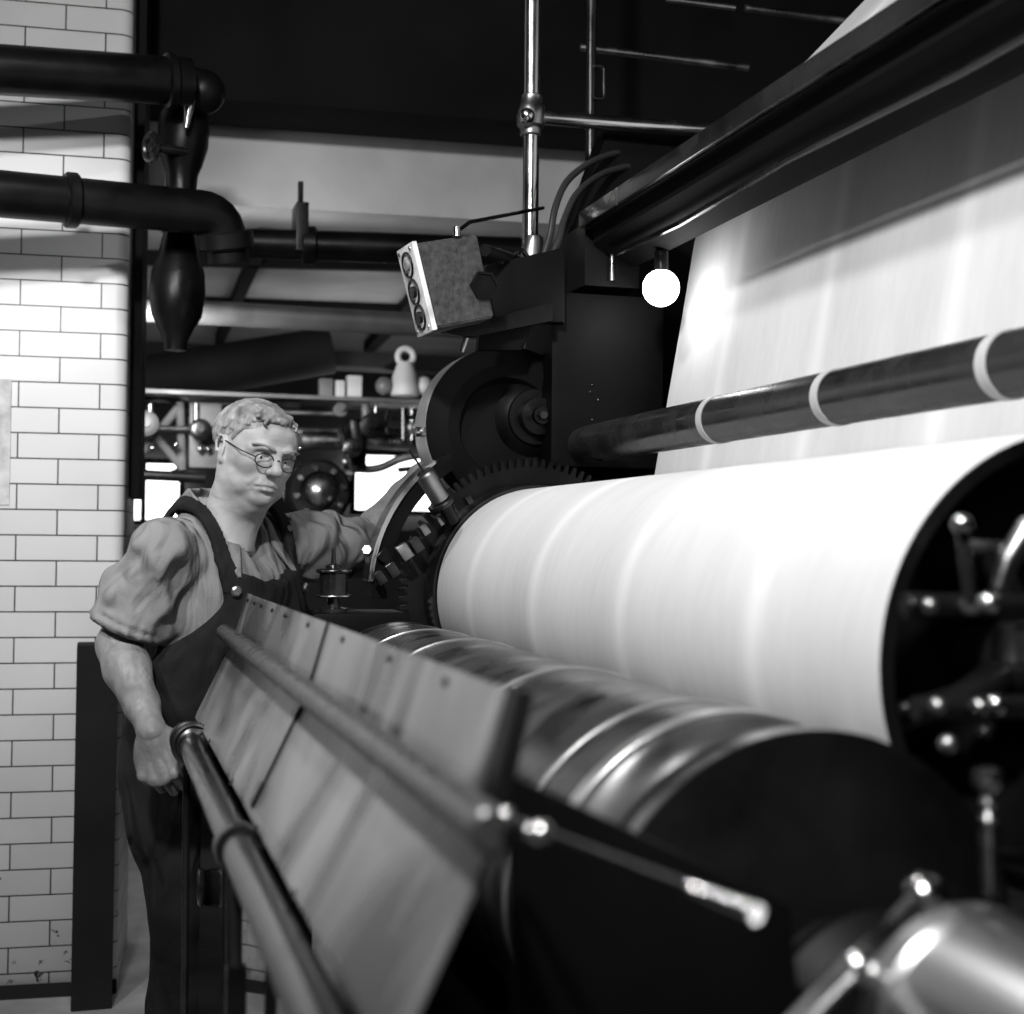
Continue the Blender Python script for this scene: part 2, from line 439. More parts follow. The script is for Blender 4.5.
# left hand: laid over the rim of the gear guard
xl = Vector((.55, .12, .62)); zl = Vector((-.7, -.3, .6))
lh = hand_mesh(WRL, (WRL-ELL).normalized()+Vector((.15, 0, -.05)), zl, -1, [(25, 40, 20), (30, 42, 24), (34, 42, 26), (38, 42, 28)],
               [(.014, .028, -.012), (.045, .052, -.022), (.072, .06, -.03), (.092, .06, -.036)])
def arm_mesh(S_, E_, Wr, h=.004):
    P_ = [np.array(q) for q in (S_, E_, Wr)]
    lo = np.minimum.reduce(P_)-.08; hi = np.maximum.reduce(P_)+.08; F = Field(lo, hi, h)
    F.chain([P_[0], P_[0]*.5+P_[1]*.5, P_[1]], [.044, .043, .04], .01)
    u = P_[2]-P_[1]
    F.chain([P_[1], P_[1]+u*.28, P_[1]+u*.7, P_[2], P_[2]+u*.03], [.042, .045, .033, .025, .022], .015)
    x, y, z = F.grid(); F.D += (.0011*wob(x, y, z, 45, 3)).astype(np.float32)
    return F.mesh()
ra = arm_mesh(SHR, ELR, WRR); la = arm_mesh(SHL, ELL, WRL)
# --- body under the clothes (neck base, chest, belly, legs, joined to the arms)
B = Field(np.array(PEL)-(.42, .42, .95), np.array(PEL)+(.5, .4, .62), .009)
B.chain([T(-.02, 0, TL-.03), T(-.02, 0, TL-.12)], [.055, .09], .05)
B.ell(T(.02, 0, TL-.2), (.095, .125, .15), .05, 1, Mt)
B.ell(T(.02, 0, TL-.36), (.105, .14, .15), .05, 1, Mt)
B.ell(T(.0, 0, .02), (.11, .155, .13), .05, 1, Mt)
B.cone(T(-.02, -.05, TL-.06), SHR, .045, .04, .03); B.cone(T(-.02, .05, TL-.06), SHL, .045, .04, .03)
def gnd(x, y, z): return Vector((PEL.x+x, PEL.y+y, z))
KNR = W(184, 905, 2.98); ANR = Vector((KNR.x-.0, KNR.y+.1, .09))
KNL = T(.05, .11, -.45); KNL.z = KNR.z; KNL = Vector((KNR.x+.19, KNR.y+.13, KNR.z)); ANL = Vector((KNL.x+.0, KNL.y+.12, .09))
HPR = T(0, -.09, -.03); HPL = T(0, .09, -.03)
for hp, kn, an in ((HPR, KNR, ANR), (HPL, KNL, ANL)): B.chain([hp, kn, an], [.085, .055, .04], .03)
x, y, z = B.grid()
bV, bF = B.mesh()
body = soft_obj('body', [(hV, hF, 0), (*rh, 1), (*lh, 1), (*ra, 1), (*la, 1), (bV, bF, 0)], [skin, armskin], man, smooth_it=1)

# --- hair
def hair_mesh():
    F = Field((-.14, -.11, -.08), (.12, .11, .16), .0023)
    F.ell((-.018, 0, .03), (.106, .085, .09), 0)
    F.ell((.02, 0, .056), (.06, .068, .048), .03)
    # cut the face and the neck free
    F.ell((.118, 0, -.012), (.08, .1, .115), .006, -1); F.ell((.06, 0, -.02), (.075, .2, .075), .006, -1)
    F.ell((.03, 0, -.085), (.1, .16, .088), .01, -1)
    F.ell((-.06, 0, -.12), (.1, .16, .075), .01, -1)
    for sg in (-1, 1): F.ell((.0, sg*.092, -.004), (.023, .03, .032), .006, -1)
    r = np.random.default_rng(3)
    for k in range(150):                                                 # combed waves, parted on the wearer's left
        y0 = r.uniform(-.07, .07); x0 = .085-.9*y0*y0/.09*.09-r.uniform(0, .1)
        zt = .1
        p = []; ph = r.uniform(0, 6); dy = -.05*(.6+r.random()) if y0 < .03 else .03
        for t in np.linspace(0, 1, 6):
            xx = x0-.13*t; yy = y0+dy*t*1.1+.006*math.sin(ph+5*t)
            q = 1-((xx+.018)/.112)**2-(yy/.09)**2
            if q <= .0: break
            zz = .03+.0945*math.sqrt(q); 
            if xx > .02: zz = max(zz, .056+.052*math.sqrt(max(0, 1-((xx-.025)/.07)**2-(yy/.076)**2)))
            p.append((xx, yy, zz+.0022*math.sin(ph+7*t)))
        if len(p) > 2: F.chain(p, [.0022]+[.005]*(len(p)-2)+[.0022], .0025)
    for k in range(110):                                                 # sides and back
        sg = r.choice((-1, 1)); a = r.uniform(.2, 1.0); xx = .06-r.uniform(0, .15); p = []
        for t in np.linspace(0, 1, 5):
            x1 = xx-.035*t; zz = .095-.085*t-.01*a
            q = 1-((x1+.018)/.111)**2-((zz-.036)/.098)**2
            if q <= .02: continue
            yy = sg*(.0885*math.sqrt(q))
            if abs(x1) < .024 and zz < .034: break
            if zz < .02 and x1 > -.02: break
            if x1 > .045 and zz < .05: break
            p.append((x1, yy, zz))
        if len(p) > 2: F.chain(p, [.0018]+[.0036]*(len(p)-2)+[.0018], .0035)
    # quiff falling over the brow
    for k in range(11):
        y0 = -.05+.0068*k
        F.chain([(.035, y0+.02, .109), (.06, y0+.012, .104), (.077-abs(y0)*.25, y0+.002, .094), (.083-abs(y0)*.3, y0-.006, .09+.003*math.sin(k*2.1))], [.003, .006, .006, .0045], .004)
    F.chain([(.07, -.02, .098), (.08, -.036, .088), (.083, -.042, .078), (.086, -.036, .072)], [.005, .0045, .0036, .002], .003)
    V, Fc = F.mesh(); return (Mh @ (V.T*HS)).T+np.array(hc), Fc
hair = soft_obj('hair', [hair_mesh()], hairm, man, smooth_it=0)
# --- eyes, brows
white = mat('eye_white', .55, .25); iris = mat('iris', .03, .1)
for sg in (-1, 1):
    e = MB().ball(Hw((.0715, sg*.031, .0005)), .0125*HS, 20).build('eye', white, man)
    g = Vector((.95, .12, -.2)).normalized()
    c = np.array((.0715, sg*.031, .0005))+np.array(g)*.0097
    MB().ball(Hw(c), .0042*HS, 12).build('iris', iris, e)
    F = Field((.04, -.07, 0), (.12, .07, .05), .002)
    for k in range(14):
        t = k/13; b0 = np.array((.1035-.022*t**1.6, sg*(.012+.04*t), .018+.009*math.sin(2.2*t+.3)))
        F.cone(b0, b0+np.array((.002, sg*.007, .002)), .0042, .0024, .003)
    V, Fc = F.mesh(); soft_obj('eyebrow', [((Mh @ (V.T*HS)).T+np.array(hc), Fc)], mat('brow_hair', .2, .8), man, smooth_it=0)
# --- round spectacles, low on the nose
wire = mat('spectacle_wire', .025, .3, metal=.6)
sp = MB(); GX = .1075
def rimc(sg): return np.array((GX-.002, sg*.0305, -.006))
for sg in (-1, 1):
    c = rimc(sg); pts = []
    for k in range(40):
        t = 2*PI*k/40; pts.append(Hw(c+np.array((-.006*abs(math.cos(t))*(1 if math.cos(t)*sg > 0 else 0), .0215*math.cos(t), .0165*math.sin(t)))))
    sp.tube(pts, .00125, 8, closed=True)
    sp.tube([Hw(c+np.array((-.006, sg*.0215, .004))), Hw((.07, sg*.077, .004)), Hw((.01, sg*.085, .014)), Hw((-.016, sg*.088, .006))], .0012, 8)
sp.tube([Hw((GX-.002, -.0075, -.002)), Hw((GX+.006, 0, .001)), Hw((GX-.002, .0075, -.002))], .0013, 8)
spo = sp.build('spectacles', wire, man)
# --- shirt
def clothes():
    S_ = Field(np.array(PEL)-(.36, .36, .14), np.array(PEL)+(.46, .42, .66), .0052)
    S_.chain([T(-.03, 0, TL+.0), T(-.02, 0, TL-.1)], [.075, .11], .04)
    S_.ell(T(.015, 0, TL-.2), (.128, .178, .175), .06, 1, Mt)
    S_.ell(T(.03, 0, TL-.36), (.13, .168, .16), .06, 1, Mt)
    S_.ell(T(.0, 0, .03), (.125, .158, .14), .06, 1, Mt)
    S_.chain([T(-.02, -.06, TL-.055), SHR+Vector((0, 0, .004))], [.07, .058], .04); S_.chain([T(-.02, .06, TL-.055), SHL], [.07, .066], .04)
    torso = S_.D.copy()
    # sleeves
    def sleeve(Sh, E_, t, r0, r1, w, seed):
        e = Sh.lerp(E_, t)
        S_.chain([Sh, Sh.lerp(e, .5), e], [r0, (r0+r1)/2*1.0, r1], .035)
        return e
    er = sleeve(SHR, ELR, .84, .062, .07, 0, 1)
    el = sleeve(SHL, ELL, .98, .072, .064, 0, 2)
    x, y, z = S_.grid()
    # folds
    px_ = x-PEL.x; py_ = y-PEL.y; pz_ = z-PEL.z
    fx_ = px_*fwd.x+py_*fwd.y+pz_*fwd.z; ly_ = px_*lat.x+py_*lat.y+pz_*lat.z; uz_s = px_*up_t.x+py_*up_t.y+pz_*up_t.z
    front = np.clip((fx_-.04)/.05, 0, 1)*np.clip((.1-np.abs(ly_))/.03, 0, 1)*np.clip((uz_s-TL+.4)/.1, 0, 1)*np.clip((TL-.04-uz_s)/.05, 0, 1)
    S_.D += ((.0062*wob(x*1.0+z*.5, y, z*.6, 36, 2)+.0028*wob(x+.3*z, y, z, 80, 5))+.0026*front*np.sin(ly_*230+3*np.sin(uz_s*14))).astype(np.float32)
    def fold(pts, r=.006, k=.014, op=1): S_.chain(pts, [r*.4]+[r]*(len(pts)-2)+[r*.4] if len(pts) > 2 else [r, r*.5], k, op)
    # gathers of the left shoulder and sleeve, thrown up by the raised arm
    dL = (ELL-SHL).normalized()
    cu = Vector((-.15, -.75, .65)).normalized()
    for k in range(8):
        b = SHL-dL*.05+dL*(.022*k); r = .076
        a0 = (cu+Vector((0, .5, .55))*.8).normalized(); a1 = (cu+Vector((.0, 0, -.95))).normalized()
        fold([b+a0*r+dL*.012, b+(a0+a1).normalized()*(r+.006), b+a1*r-dL*.012+Vector((0, 0, -.02))], .0075, .012)
    # folds running down from the right shoulder and round the elbow
    fr = Vector((-.25, -.95, 0))
    for Sh, E_, rad, sd in ((SHR, ELR, .085, 1.0), (SHL, ELL, .085, 4.0)):      # creases run along and round each sleeve
        a_, u_, v_ = frame_from(E_-Sh); gx = x-Sh.x; gy = y-Sh.y; gz = z-Sh.z
        t_ = gx*a_.x+gy*a_.y+gz*a_.z; uu = gx*u_.x+gy*u_.y+gz*u_.z; vv = gx*v_.x+gy*v_.y+gz*v_.z
        rr_ = np.sqrt(uu*uu+vv*vv); th_ = np.arctan2(vv, uu)
        mk = np.clip((.11-rr_)/.03, 0, 1)*np.clip((t_+.05)/.05, 0, 1)
        w_ = np.sin(3*th_+28*t_+sd+1.2*np.sin(20*t_+2*th_))+.6*np.sin(5*th_-46*t_+2*sd+np.sin(3*th_))
        w_ = np.sign(w_)*np.abs(w_)**1.3
        S_.D += (.0068*mk*w_).astype(np.float32)
    # placket pleats
    for yy in (-.05, -.034, .03, .046, .062):
        fold([T(.1, yy*.9, TL-.08), T(.142, yy, TL-.16), T(.147, yy*1.05, TL-.24), T(.13, yy*1.1, TL-.34)], .0045, .01)
    S_.chain([T(.085, .004, TL-.1), T(.147, .004, TL-.18), T(.15, .004, TL-.3)], [.006, .009, .004], .006)
    # cuffs: rolled ends, hollow inside
    for e, d_, r1, rr in ((er, (ELR-SHR).normalized(), .073, .056), (el, dL, .068, .05)):
        a, u, v = frame_from(d_)
        ring = [np.array(e-d_*.012+(u*math.cos(t)+v*math.sin(t))*(r1-.002)) for t in np.linspace(0, 2*PI, 21)]
        ring2 = [np.array(e-d_*.03+(u*math.cos(t)+v*math.sin(t))*(r1-.004)) for t in np.linspace(0, 2*PI, 21)]
        for q in (ring, ring2): S_.chain(q, [.0075]*21, .004)
        # cut flat, then hollow
        lo = e+d_*.12
        sl = S_.sl(np.array(e)-.0, np.array(e)+.0, .135); gx, gy, gz = S_.grid(sl)
        t = (gx-e.x)*d_.x+(gy-e.y)*d_.y+(gz-e.z)*d_.z
        rad = np.sqrt(np.maximum((gx-e.x)**2+(gy-e.y)**2+(gz-e.z)**2-t*t, 0))
        cut = np.maximum(-t, rad-.115); S_.put(sl, np.maximum(cut, -(.12-t)).astype(np.float32), .003, -1)
        S_.put(sl, np.maximum(rad-rr, np.abs(t)-.03).astype(np.float32), .004, -1)
    # neck opening, V at the front
    S_.chain([T(-.035, 0, TL+.14), T(-.03, 0, TL+.02), T(-.015, 0, TL-.02)], [.066, .066, .055], .006, -1)
    S_.chain([T(.05, 0, TL-.0), T(.13, .002, TL-.06), T(.16, .004, TL-.15)], [.052, .034, .01], .006, -1)
    shirt = S_.mesh()
    # collar
    C_ = Field(np.array(NECK)-(.17, .17, .17), np.array(NECK)+(.17, .17, .14), .0036)
    for sg in (-1, 1):
        top = [T(-.1, 0, TL+.045), T(-.082, sg*.05, TL+.045), T(-.025, sg*.078, TL+.035), T(.035, sg*.07, TL+.0), T(.085, sg*.05, TL-.045)]
        bot = [T(-.12, 0, TL+.0), T(-.1, sg*.068, TL+.0), T(-.03, sg*.104, TL-.004), T(.05, sg*.1, TL-.04), T(.13, sg*.082, TL-.1)]
        for i in range(4):
            for j in np.linspace(0, 1, 15):
                C_.cone(top[i].lerp(bot[i], j), top[i+1].lerp(bot[i+1], j), .0042, .0042, .004)
        C_.chain([T(.07, sg*.04, TL-.05), T(.125, sg*.028, TL-.1), T(.15, sg*.016, TL-.16)], [.006, .007, .004], .006)
    collar = C_.mesh()
    # dungarees
    D_ = Field(np.array(PEL)-(.42, .42, 1.0), np.array(PEL)+(.46, .42, .66), .0075)
    # torso-shaped shell
    D_.chain([T(-.03, 0, TL+.0), T(-.02, 0, TL-.1)], [.075, .11], .04)
    D_.ell(T(.015, 0, TL-.2), (.128, .178, .175), .06, 1, Mt); D_.ell(T(.03, 0, TL-.36), (.13, .168, .16), .06, 1, Mt); D_.ell(T(.0, 0, .03), (.125, .158, .14), .06, 1, Mt)
    D_.D -= .021
    x, y, z = D_.grid(); px = x-PEL.x; py = y-PEL.y; pz = z-PEL.z
    fx = px*fwd.x+py*fwd.y+pz*fwd.z; ly = px*lat.x+py*lat.y+pz*lat.z; uz = px*up_t.x+py*up_t.y+pz*up_t.z
    # bib region: front only, narrowing upward with hollowed sides
    bt = TL-.105
    half = np.clip(.108+.62*np.clip(bt-.045-uz, 0, .4), 0, .5)
    bib = np.maximum.reduce([uz-bt-.03*np.abs(ly)/.1+.01, np.abs(ly)-half, np.where(uz > .1, .02-fx, -1.0)])
    waist = uz-.1
    D_.D = np.maximum(D_.D, np.minimum(bib, waist)).astype(np.float32)
    x0 = D_.D
    for hp, kn, an in ((HPR, KNR, ANR), (HPL, KNL, ANL)): D_.chain([hp, hp.lerp(kn, .4), kn, kn.lerp(an, .5), an], [.1, .09, .07, .066, .075], .03)
    D_.D += (.005*wob(x, y, z*.5, 30, 4)+.0025*wob(x, y, z, 70, 6)).astype(np.float32)
    D_.plane(ANR+Vector((0, 0, .0)), (0, 0, -1))
    trousers = D_.mesh()
    # straps follow the shirt
    straps = []
    for sg in (-1, 1):
        Q = Field(np.array(PEL)-(.3, .3, -.1), np.array(PEL)+(.42, .36, .66), .0045)
        Q.chain([T(-.03, 0, TL+.0), T(-.02, 0, TL-.1)], [.075, .11], .04)
        Q.ell(T(.015, 0, TL-.2), (.128, .178, .175), .06, 1, Mt); Q.ell(T(.03, 0, TL-.36), (.13, .168, .16), .06, 1, Mt)
        Q.chain([T(-.02, -.06, TL-.055), SHR+Vector((0, 0, .004))], [.07, .058], .04); Q.chain([T(-.02, .06, TL-.055), SHL], [.07, .066], .04)
        x, y, z = Q.grid(); px = x-PEL.x; py = y-PEL.y; pz = z-PEL.z
        fx = px*fwd.x+py*fwd.y+pz*fwd.z; ly = px*lat.x+py*lat.y+pz*lat.z; uz = px*up_t.x+py*up_t.y+pz*up_t.z
        cen = sg*(.094+.018*np.clip((uz-bt)/.2, 0, 1.2)) if True else 0
        cen = np.where(fx < -.02, cen*np.clip(1-(-.02-fx)*1.5, .6, 1), cen)
        band = np.maximum(np.abs(ly-cen)-.0145, (bt-.03)-uz)
        Q.D = np.maximum(np.abs(Q.D-.0125)-.0065, band).astype(np.float32)
        straps.append(Q.mesh())
    return shirt, collar, trousers, straps
_sh, _co, _tr, _st = clothes()
soft_obj('shirt', [_sh], shirtm, man, smooth_it=1)
soft_obj('collar', [_co], shirtm, man, smooth_it=1)
soft_obj('dungarees', [_tr], dungm, man, smooth_it=2)
for q in _st: soft_obj('strap', [q], dungm, man, smooth_it=1)
# boots
boot = mat('boot_leather', .03, .4)
for an in (ANR, ANL):
    F = Field(np.array(an)-(.12, .26, .1), np.array(an)+(.2, .1, .12), .006)
    tip = an+Vector((.075, -.17, 0))
    F.chain([an+Vector((0, 0, .09)), an, Vector((an.x, an.y, .05))], [.05, .048, .045], .02)
    F.chain([Vector((an.x, an.y, .045)), an.lerp(tip, .55)*1.0-Vector((0, 0, .045)), Vector((tip.x, tip.y, .036))], [.044, .045, .036], .02)
    F.plane((0, 0, 0.0), (0, 0, -1))
    soft_obj('boot', [F.mesh()], boot, man)
# brass bib button, pocket notebook
brass = mat('dull_brass', .45, .35, metal=1)
for sg in (-1, 1):
    MB().lathe(T(.14, sg*.098, TL-.125), fwd*.9+lat*sg*.3, [(0, .0), (0, .01), (.004, .0115), (.008, .008), (.008, 0)], 16).build('strap_button', brass, man)
# ------------------------------------------------------------------ the press room
black = mat('black_iron', .006, .34, var=.5, scale=9, rvar=.1, bump=.12, bscale=40, spec=.22)
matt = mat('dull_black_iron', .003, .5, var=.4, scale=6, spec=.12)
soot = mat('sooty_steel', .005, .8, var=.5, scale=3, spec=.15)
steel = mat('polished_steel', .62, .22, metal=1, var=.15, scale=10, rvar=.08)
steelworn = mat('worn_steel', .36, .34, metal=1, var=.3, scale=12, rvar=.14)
gun = mat('dark_steel', .05, .24, metal=.8, var=.4, scale=10, rvar=.1)
greyp = mat('grey_machine_paint', .16, .42, var=.3, scale=6, rvar=.1)
plaster = mat('old_plaster', .5, .85, var=.25, scale=2.2, bump=.6, bscale=9, detail=6)
def struct(mb, name, m, **k):
    o = mb.build(name, m, **k); o['kind'] = 'structure'; return o
# floor: chequered iron plate
fm = mat('floor_plate', .2, .5, var=.35, scale=5)
nt = fm.node_tree; N = nt.nodes; L = nt.links
tc = N.new('ShaderNodeTexCoord'); mp = N.new('ShaderNodeMapping'); mp.inputs['Rotation'].default_value = (0, 0, .78); mp.inputs['Scale'].default_value = (1, 1, 1)
ch = N.new('ShaderNodeTexChecker'); ch.inputs['Scale'].default_value = 55; L.new(tc.outputs['Object'], mp.inputs['Vector']); L.new(mp.outputs['Vector'], ch.inputs['Vector'])
bp = N.new('ShaderNodeBump'); bp.inputs['Strength'].default_value = .8; bp.inputs['Distance'].default_value = .004; L.new(ch.outputs['Fac'], bp.inputs['Height']); L.new(bp.outputs['Normal'], N['Principled BSDF'].inputs['Normal'])
struct(MB().corners((-3.2, -1.2, -.1), (4.6, 9.3, 0)), 'floor', fm)
# glazed tile pier
tm = bpy.data.materials.new('glazed_tile'); tm.use_nodes = True; nt = tm.node_tree; N = nt.nodes; L = nt.links; b = N['Principled BSDF']
tc = N.new('ShaderNodeTexCoord'); sx = N.new('ShaderNodeSeparateXYZ'); cx = N.new('ShaderNodeCombineXYZ')
L.new(tc.outputs['Object'], sx.inputs[0])
ax = N.new('ShaderNodeMath'); ax.operation = 'ADD'; RH, BW = .0716, .2185
_zl = W(14, 637.5, 4.15).z; _sj = (W(13.9, 650, 4.15).x-W(128, 300, 4.12).x)/math.cos(math.radians(-4.5))
ax.inputs[1].default_value = 60*BW-_sj
az = N.new('ShaderNodeMath'); az.operation = 'ADD'; az.inputs[1].default_value = 80*RH-_zl
L.new(sx.outputs[0], ax.inputs[0]); L.new(sx.outputs[2], az.inputs[0]); L.new(ax.outputs[0], cx.inputs[0]); L.new(az.outputs[0], cx.inputs[1])
br = N.new('ShaderNodeTexBrick'); br.offset = .5; br.inputs['Scale'].default_value = 1
br.inputs['Brick Width'].default_value = BW; br.inputs['Row Height'].default_value = RH; br.inputs['Mortar Size'].default_value = .0021; br.inputs['Mortar Smooth'].default_value = .15
br.inputs['Color1'].default_value = (.74, .74, .74, 1); br.inputs['Color2'].default_value = (.68, .68, .68, 1); br.inputs['Mortar'].default_value = (.022, .022, .022, 1); br.inputs['Bias'].default_value = -.2
L.new(cx.outputs[0], br.inputs['Vector'])
# old chips and grime spots near the bottom courses
no = N.new('ShaderNodeTexNoise'); no.inputs['Scale'].default_value = 26; no.inputs['Detail'].default_value = 5; no.inputs['Roughness'].default_value = .65
L.new(tc.outputs['Object'], no.inputs['Vector'])
hr = N.new('ShaderNodeMapRange'); hr.inputs['From Min'].default_value = .1; hr.inputs['From Max'].default_value = .75; hr.inputs['To Min'].default_value = .62; hr.inputs['To Max'].default_value = .8
L.new(sx.outputs[2], hr.inputs['Value'])
gt = N.new('ShaderNodeMath'); gt.operation = 'GREATER_THAN'; L.new(no.outputs['Fac'], gt.inputs[0]); L.new(hr.outputs['Result'], gt.inputs[1])
n3 = N.new('ShaderNodeTexNoise'); n3.inputs['Scale'].default_value = 5; L.new(tc.outputs['Object'], n3.inputs['Vector'])
mx0 = N.new('ShaderNodeMix'); mx0.data_type = 'RGBA'; mx0.blend_type = 'MULTIPLY'; mx0.inputs[0].default_value = .22; L.new(br.outputs['Color'], mx0.inputs[6]); L.new(n3.outputs['Color'], mx0.inputs[7])
bw = N.new('ShaderNodeRGBToBW'); L.new(n3.outputs['Color'], bw.inputs[0]); L.new(bw.outputs[0], mx0.inputs[7])
mx = N.new('ShaderNodeMix'); mx.data_type = 'RGBA'; L.new(gt.outputs[0], mx.inputs[0]); L.new(mx0.outputs[2], mx.inputs[6]); mx.inputs[7].default_value = (.03, .03, .03, 1)
L.new(mx.outputs[2], b.inputs['Base Color']); b.inputs['Roughness'].default_value = .42
bp = N.new('ShaderNodeBump'); bp.inputs['Strength'].default_value = .5; bp.inputs['Distance'].default_value = .002; bp.invert = True
L.new(br.outputs['Fac'], bp.inputs['Height']); L.new(bp.outputs['Normal'], b.inputs['Normal'])
WA = math.radians(-4.5); PX = W(128, 300, 4.12)      # right-hand edge of the pier
def wall_pt(s, t, z):       # s metres to the right of the pier's edge, t metres behind its face
    return Vector((PX.x+s*math.cos(WA)-t*math.sin(WA), PX.y+s*math.sin(WA)+t*math.cos(WA), z))
sec = [(-2.6, 0)]+[(-.035+.035*math.sin(a), .035-.035*math.cos(a)) for a in np.linspace(0, PI/2, 8)]+[(0, .5), (-2.6, .5)]
bm = MB(); me = bm.bm
lo = [me.verts.new((p[0], p[1], 0)) for p in sec]; hi = [me.verts.new((p[0], p[1], 3.6)) for p in sec]
for k in range(len(sec)): me.faces.new((lo[k], lo[(k+1) % len(sec)], hi[(k+1) % len(sec)], hi[k]))
me.faces.new(list(reversed(lo))); me.faces.new(hi)
for f in me.faces: f.smooth = True
m_ = bpy.data.meshes.new('wall_left'); bmesh.ops.recalc_face_normals(me, faces=me.faces); me.to_mesh(m_); me.free(); m_.materials.append(tm)
wl = bpy.data.objects.new('wall_left', m_); COL.objects.link(wl); wl.location = (PX.x, PX.y, 0); wl.rotation_euler = (0, 0, WA); wl['kind'] = 'structure'
for e_ in wl.data.edges: pass
# dark iron angle behind the pier's edge
struct(MB().box(wall_pt(.015, .33, 2.5), (.03, .3, 2.2), Matrix.Rotation(WA, 3, 'Z')), 'trim_1', soot)
# girder and plastered beam over the opening
Rz = Matrix.Rotation(WA, 3, 'Z')
g = W(330, 121, 4.75); struct(MB().box((g.x+.9, g.y-.07, g.z+.75), (5.2, .3, 1.5), Rz), 'trim_2', soot)
p0 = W(370, 224, 5.1)
struct(MB().box((p0.x+.9, p0.y-.07, p0.z+.5), (5.6, .34, 1.0), Rz, .01), 'trim_3', plaster)
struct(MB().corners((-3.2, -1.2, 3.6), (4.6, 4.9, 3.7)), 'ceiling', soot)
# room beyond: lower ceiling with a glazed bay, back wall with windows
cz = p0.z+.06
ceil2 = mat('far_ceiling', .3, .9, var=.25, scale=2)
struct(MB().corners((-2.5, 5.2, cz), (4.6, 9.3, cz+.1)), 'ceiling', ceil2)
for (x1, y1, x2, y2, w_) in ((.1, 6.2, 1.5, 5.9, .05), (.25, 7.3, 1.9, 7.1, .05), (1.42, 5.5, 1.62, 8.6, .07), (.62, 5.5, .7, 8.6, .05)):
    v = Vector((x2-x1, y2-y1, 0)); struct(MB().box(((x1+x2)/2, (y1+y2)/2, cz-.03), (v.length, w_, .06), Matrix.Rotation(math.atan2(v.y, v.x), 3, 'Z')), 'trim_4', soot)
struct(MB().corners((-3.2, 9.2, 0), (4.6, 9.3, 3.6)), 'wall_back', mat('far_wall', .05, .9, var=.3, scale=1.5))
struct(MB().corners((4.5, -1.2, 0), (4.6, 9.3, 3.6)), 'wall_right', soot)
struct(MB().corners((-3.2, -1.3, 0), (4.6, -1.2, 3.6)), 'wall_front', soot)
day = mat('daylight_glass', .9, .5, emit=3.2)
barm = soot
def window(name, x0, y0, x1, y1, Y, nx=2, nz=2, st=None):
    a = W(x0, y1, Y); c = W(x1, y0, Y); o = MB()
    o.corners((a.x, Y, a.z), (c.x, Y+.03, c.z)); w = struct(o, name, st or day)
    f = MB(); t = .035
    for k in range(nx+1): x = a.x+(c.x-a.x)*k/nx; f.corners((x-t/2, Y-.03, a.z-t/2), (x+t/2, Y+.0, c.z+t/2))
    for k in range(nz+1): z = a.z+(c.z-a.z)*k/nz; f.corners((a.x-t/2, Y-.028, z-t/2), (c.x+t/2, Y-.001, z+t/2))
    f.build('window_frame', barm, w); return w
day2 = mat('dim_daylight_glass', .9, .5, emit=1.4)
window('window_1', 104, 462, 182, 522, 9.1, 2, 1)
window('window_2', 352, 455, 440, 512, 9.1, 1, 1)
window('window_3', 205, 325, 318, 345, 9.1, 3, 1, day2)
window('window_4', 524, 320, 560, 352, 9.1, 2, 1, day)
window('window_5', 100, 214, 168, 300, 7.9, 2, 3)
# paper notice on the tiles
a = W(-22, 378, 4.14); c_ = W(9, 505, 4.14)
nb = MB().box(wall_pt((a.x+c_.x)/2-PX.x, -.003, (a.z+c_.z)/2), (abs(c_.x-a.x), .004, abs(a.z-c_.z)), Rz)
tag(nb.build('paper_notice', mat('notice_paper', .48, .8, var=.25, scale=30)), 'tall faded paper notice stuck on the white glazed tiles', 'notice')
# black post beside the pier
q0 = W(77, 645, 4.0); q1 = W(118, 645, 4.0)
pt = MB().corners((q0.x, 3.98, 0), (q1.x, 4.12, q0.z), .004)
tag(pt.build('steel_post', soot), 'short flat-topped black steel post against the foot of the tiled pier', 'post')
# skirting debris line under the tiles
struct(MB().box(wall_pt(-1.3, -.004, .018), (2.6, .02, .036), Rz), 'baseboard_left', soot)
# --- pipes across the pier
def P3(*a): return W(*a)
def pipe(name, pts, r, m, label, collars=(), cat='pipe', group=None, bendr=.12, cr=1.25, cw=.04, seg=20):
    e = empty(name, Vector(pts[0]), label, cat, group); path = bend(pts, bendr)
    MB().tube(path, r, seg).build('pipe_run', m, e)
    for c in collars:
        i, t = c[0], c[1]; a = Vector(pts[i]); b = Vector(pts[i+1]); p = a.lerp(b, t); d_ = (b-a).normalized(); w = c[2] if len(c) > 2 else cw; rr = c[3] if len(c) > 3 else cr
        MB().cyl(p-d_*w/2, p+d_*w/2, r*rr, 24, bev=.006).build('collar', m, e)
    return e
gpipe = mat('tarred_pipe', .004, .36, var=.5, scale=7, rvar=.1, bump=.2, bscale=20, spec=.17)
pipe('overhead_pipe', [P3(-120, 62, 3.75), P3(190, 82, 3.9)], .064, gpipe, 'thick black pipe crossing high over the tiled pier', [(0, .93, .03, 1.15)])
e = pipe('cross_pipe', [P3(-120, 183, 3.7), P3(222, 214, 3.9), P3(228, 262, 3.93)], .06, gpipe, 'thick black pipe across the tiles ending in a shiny elbow turned down', [(0, .53, .035, 1.2), (1, .55, .05, 1.3)], bendr=.11)
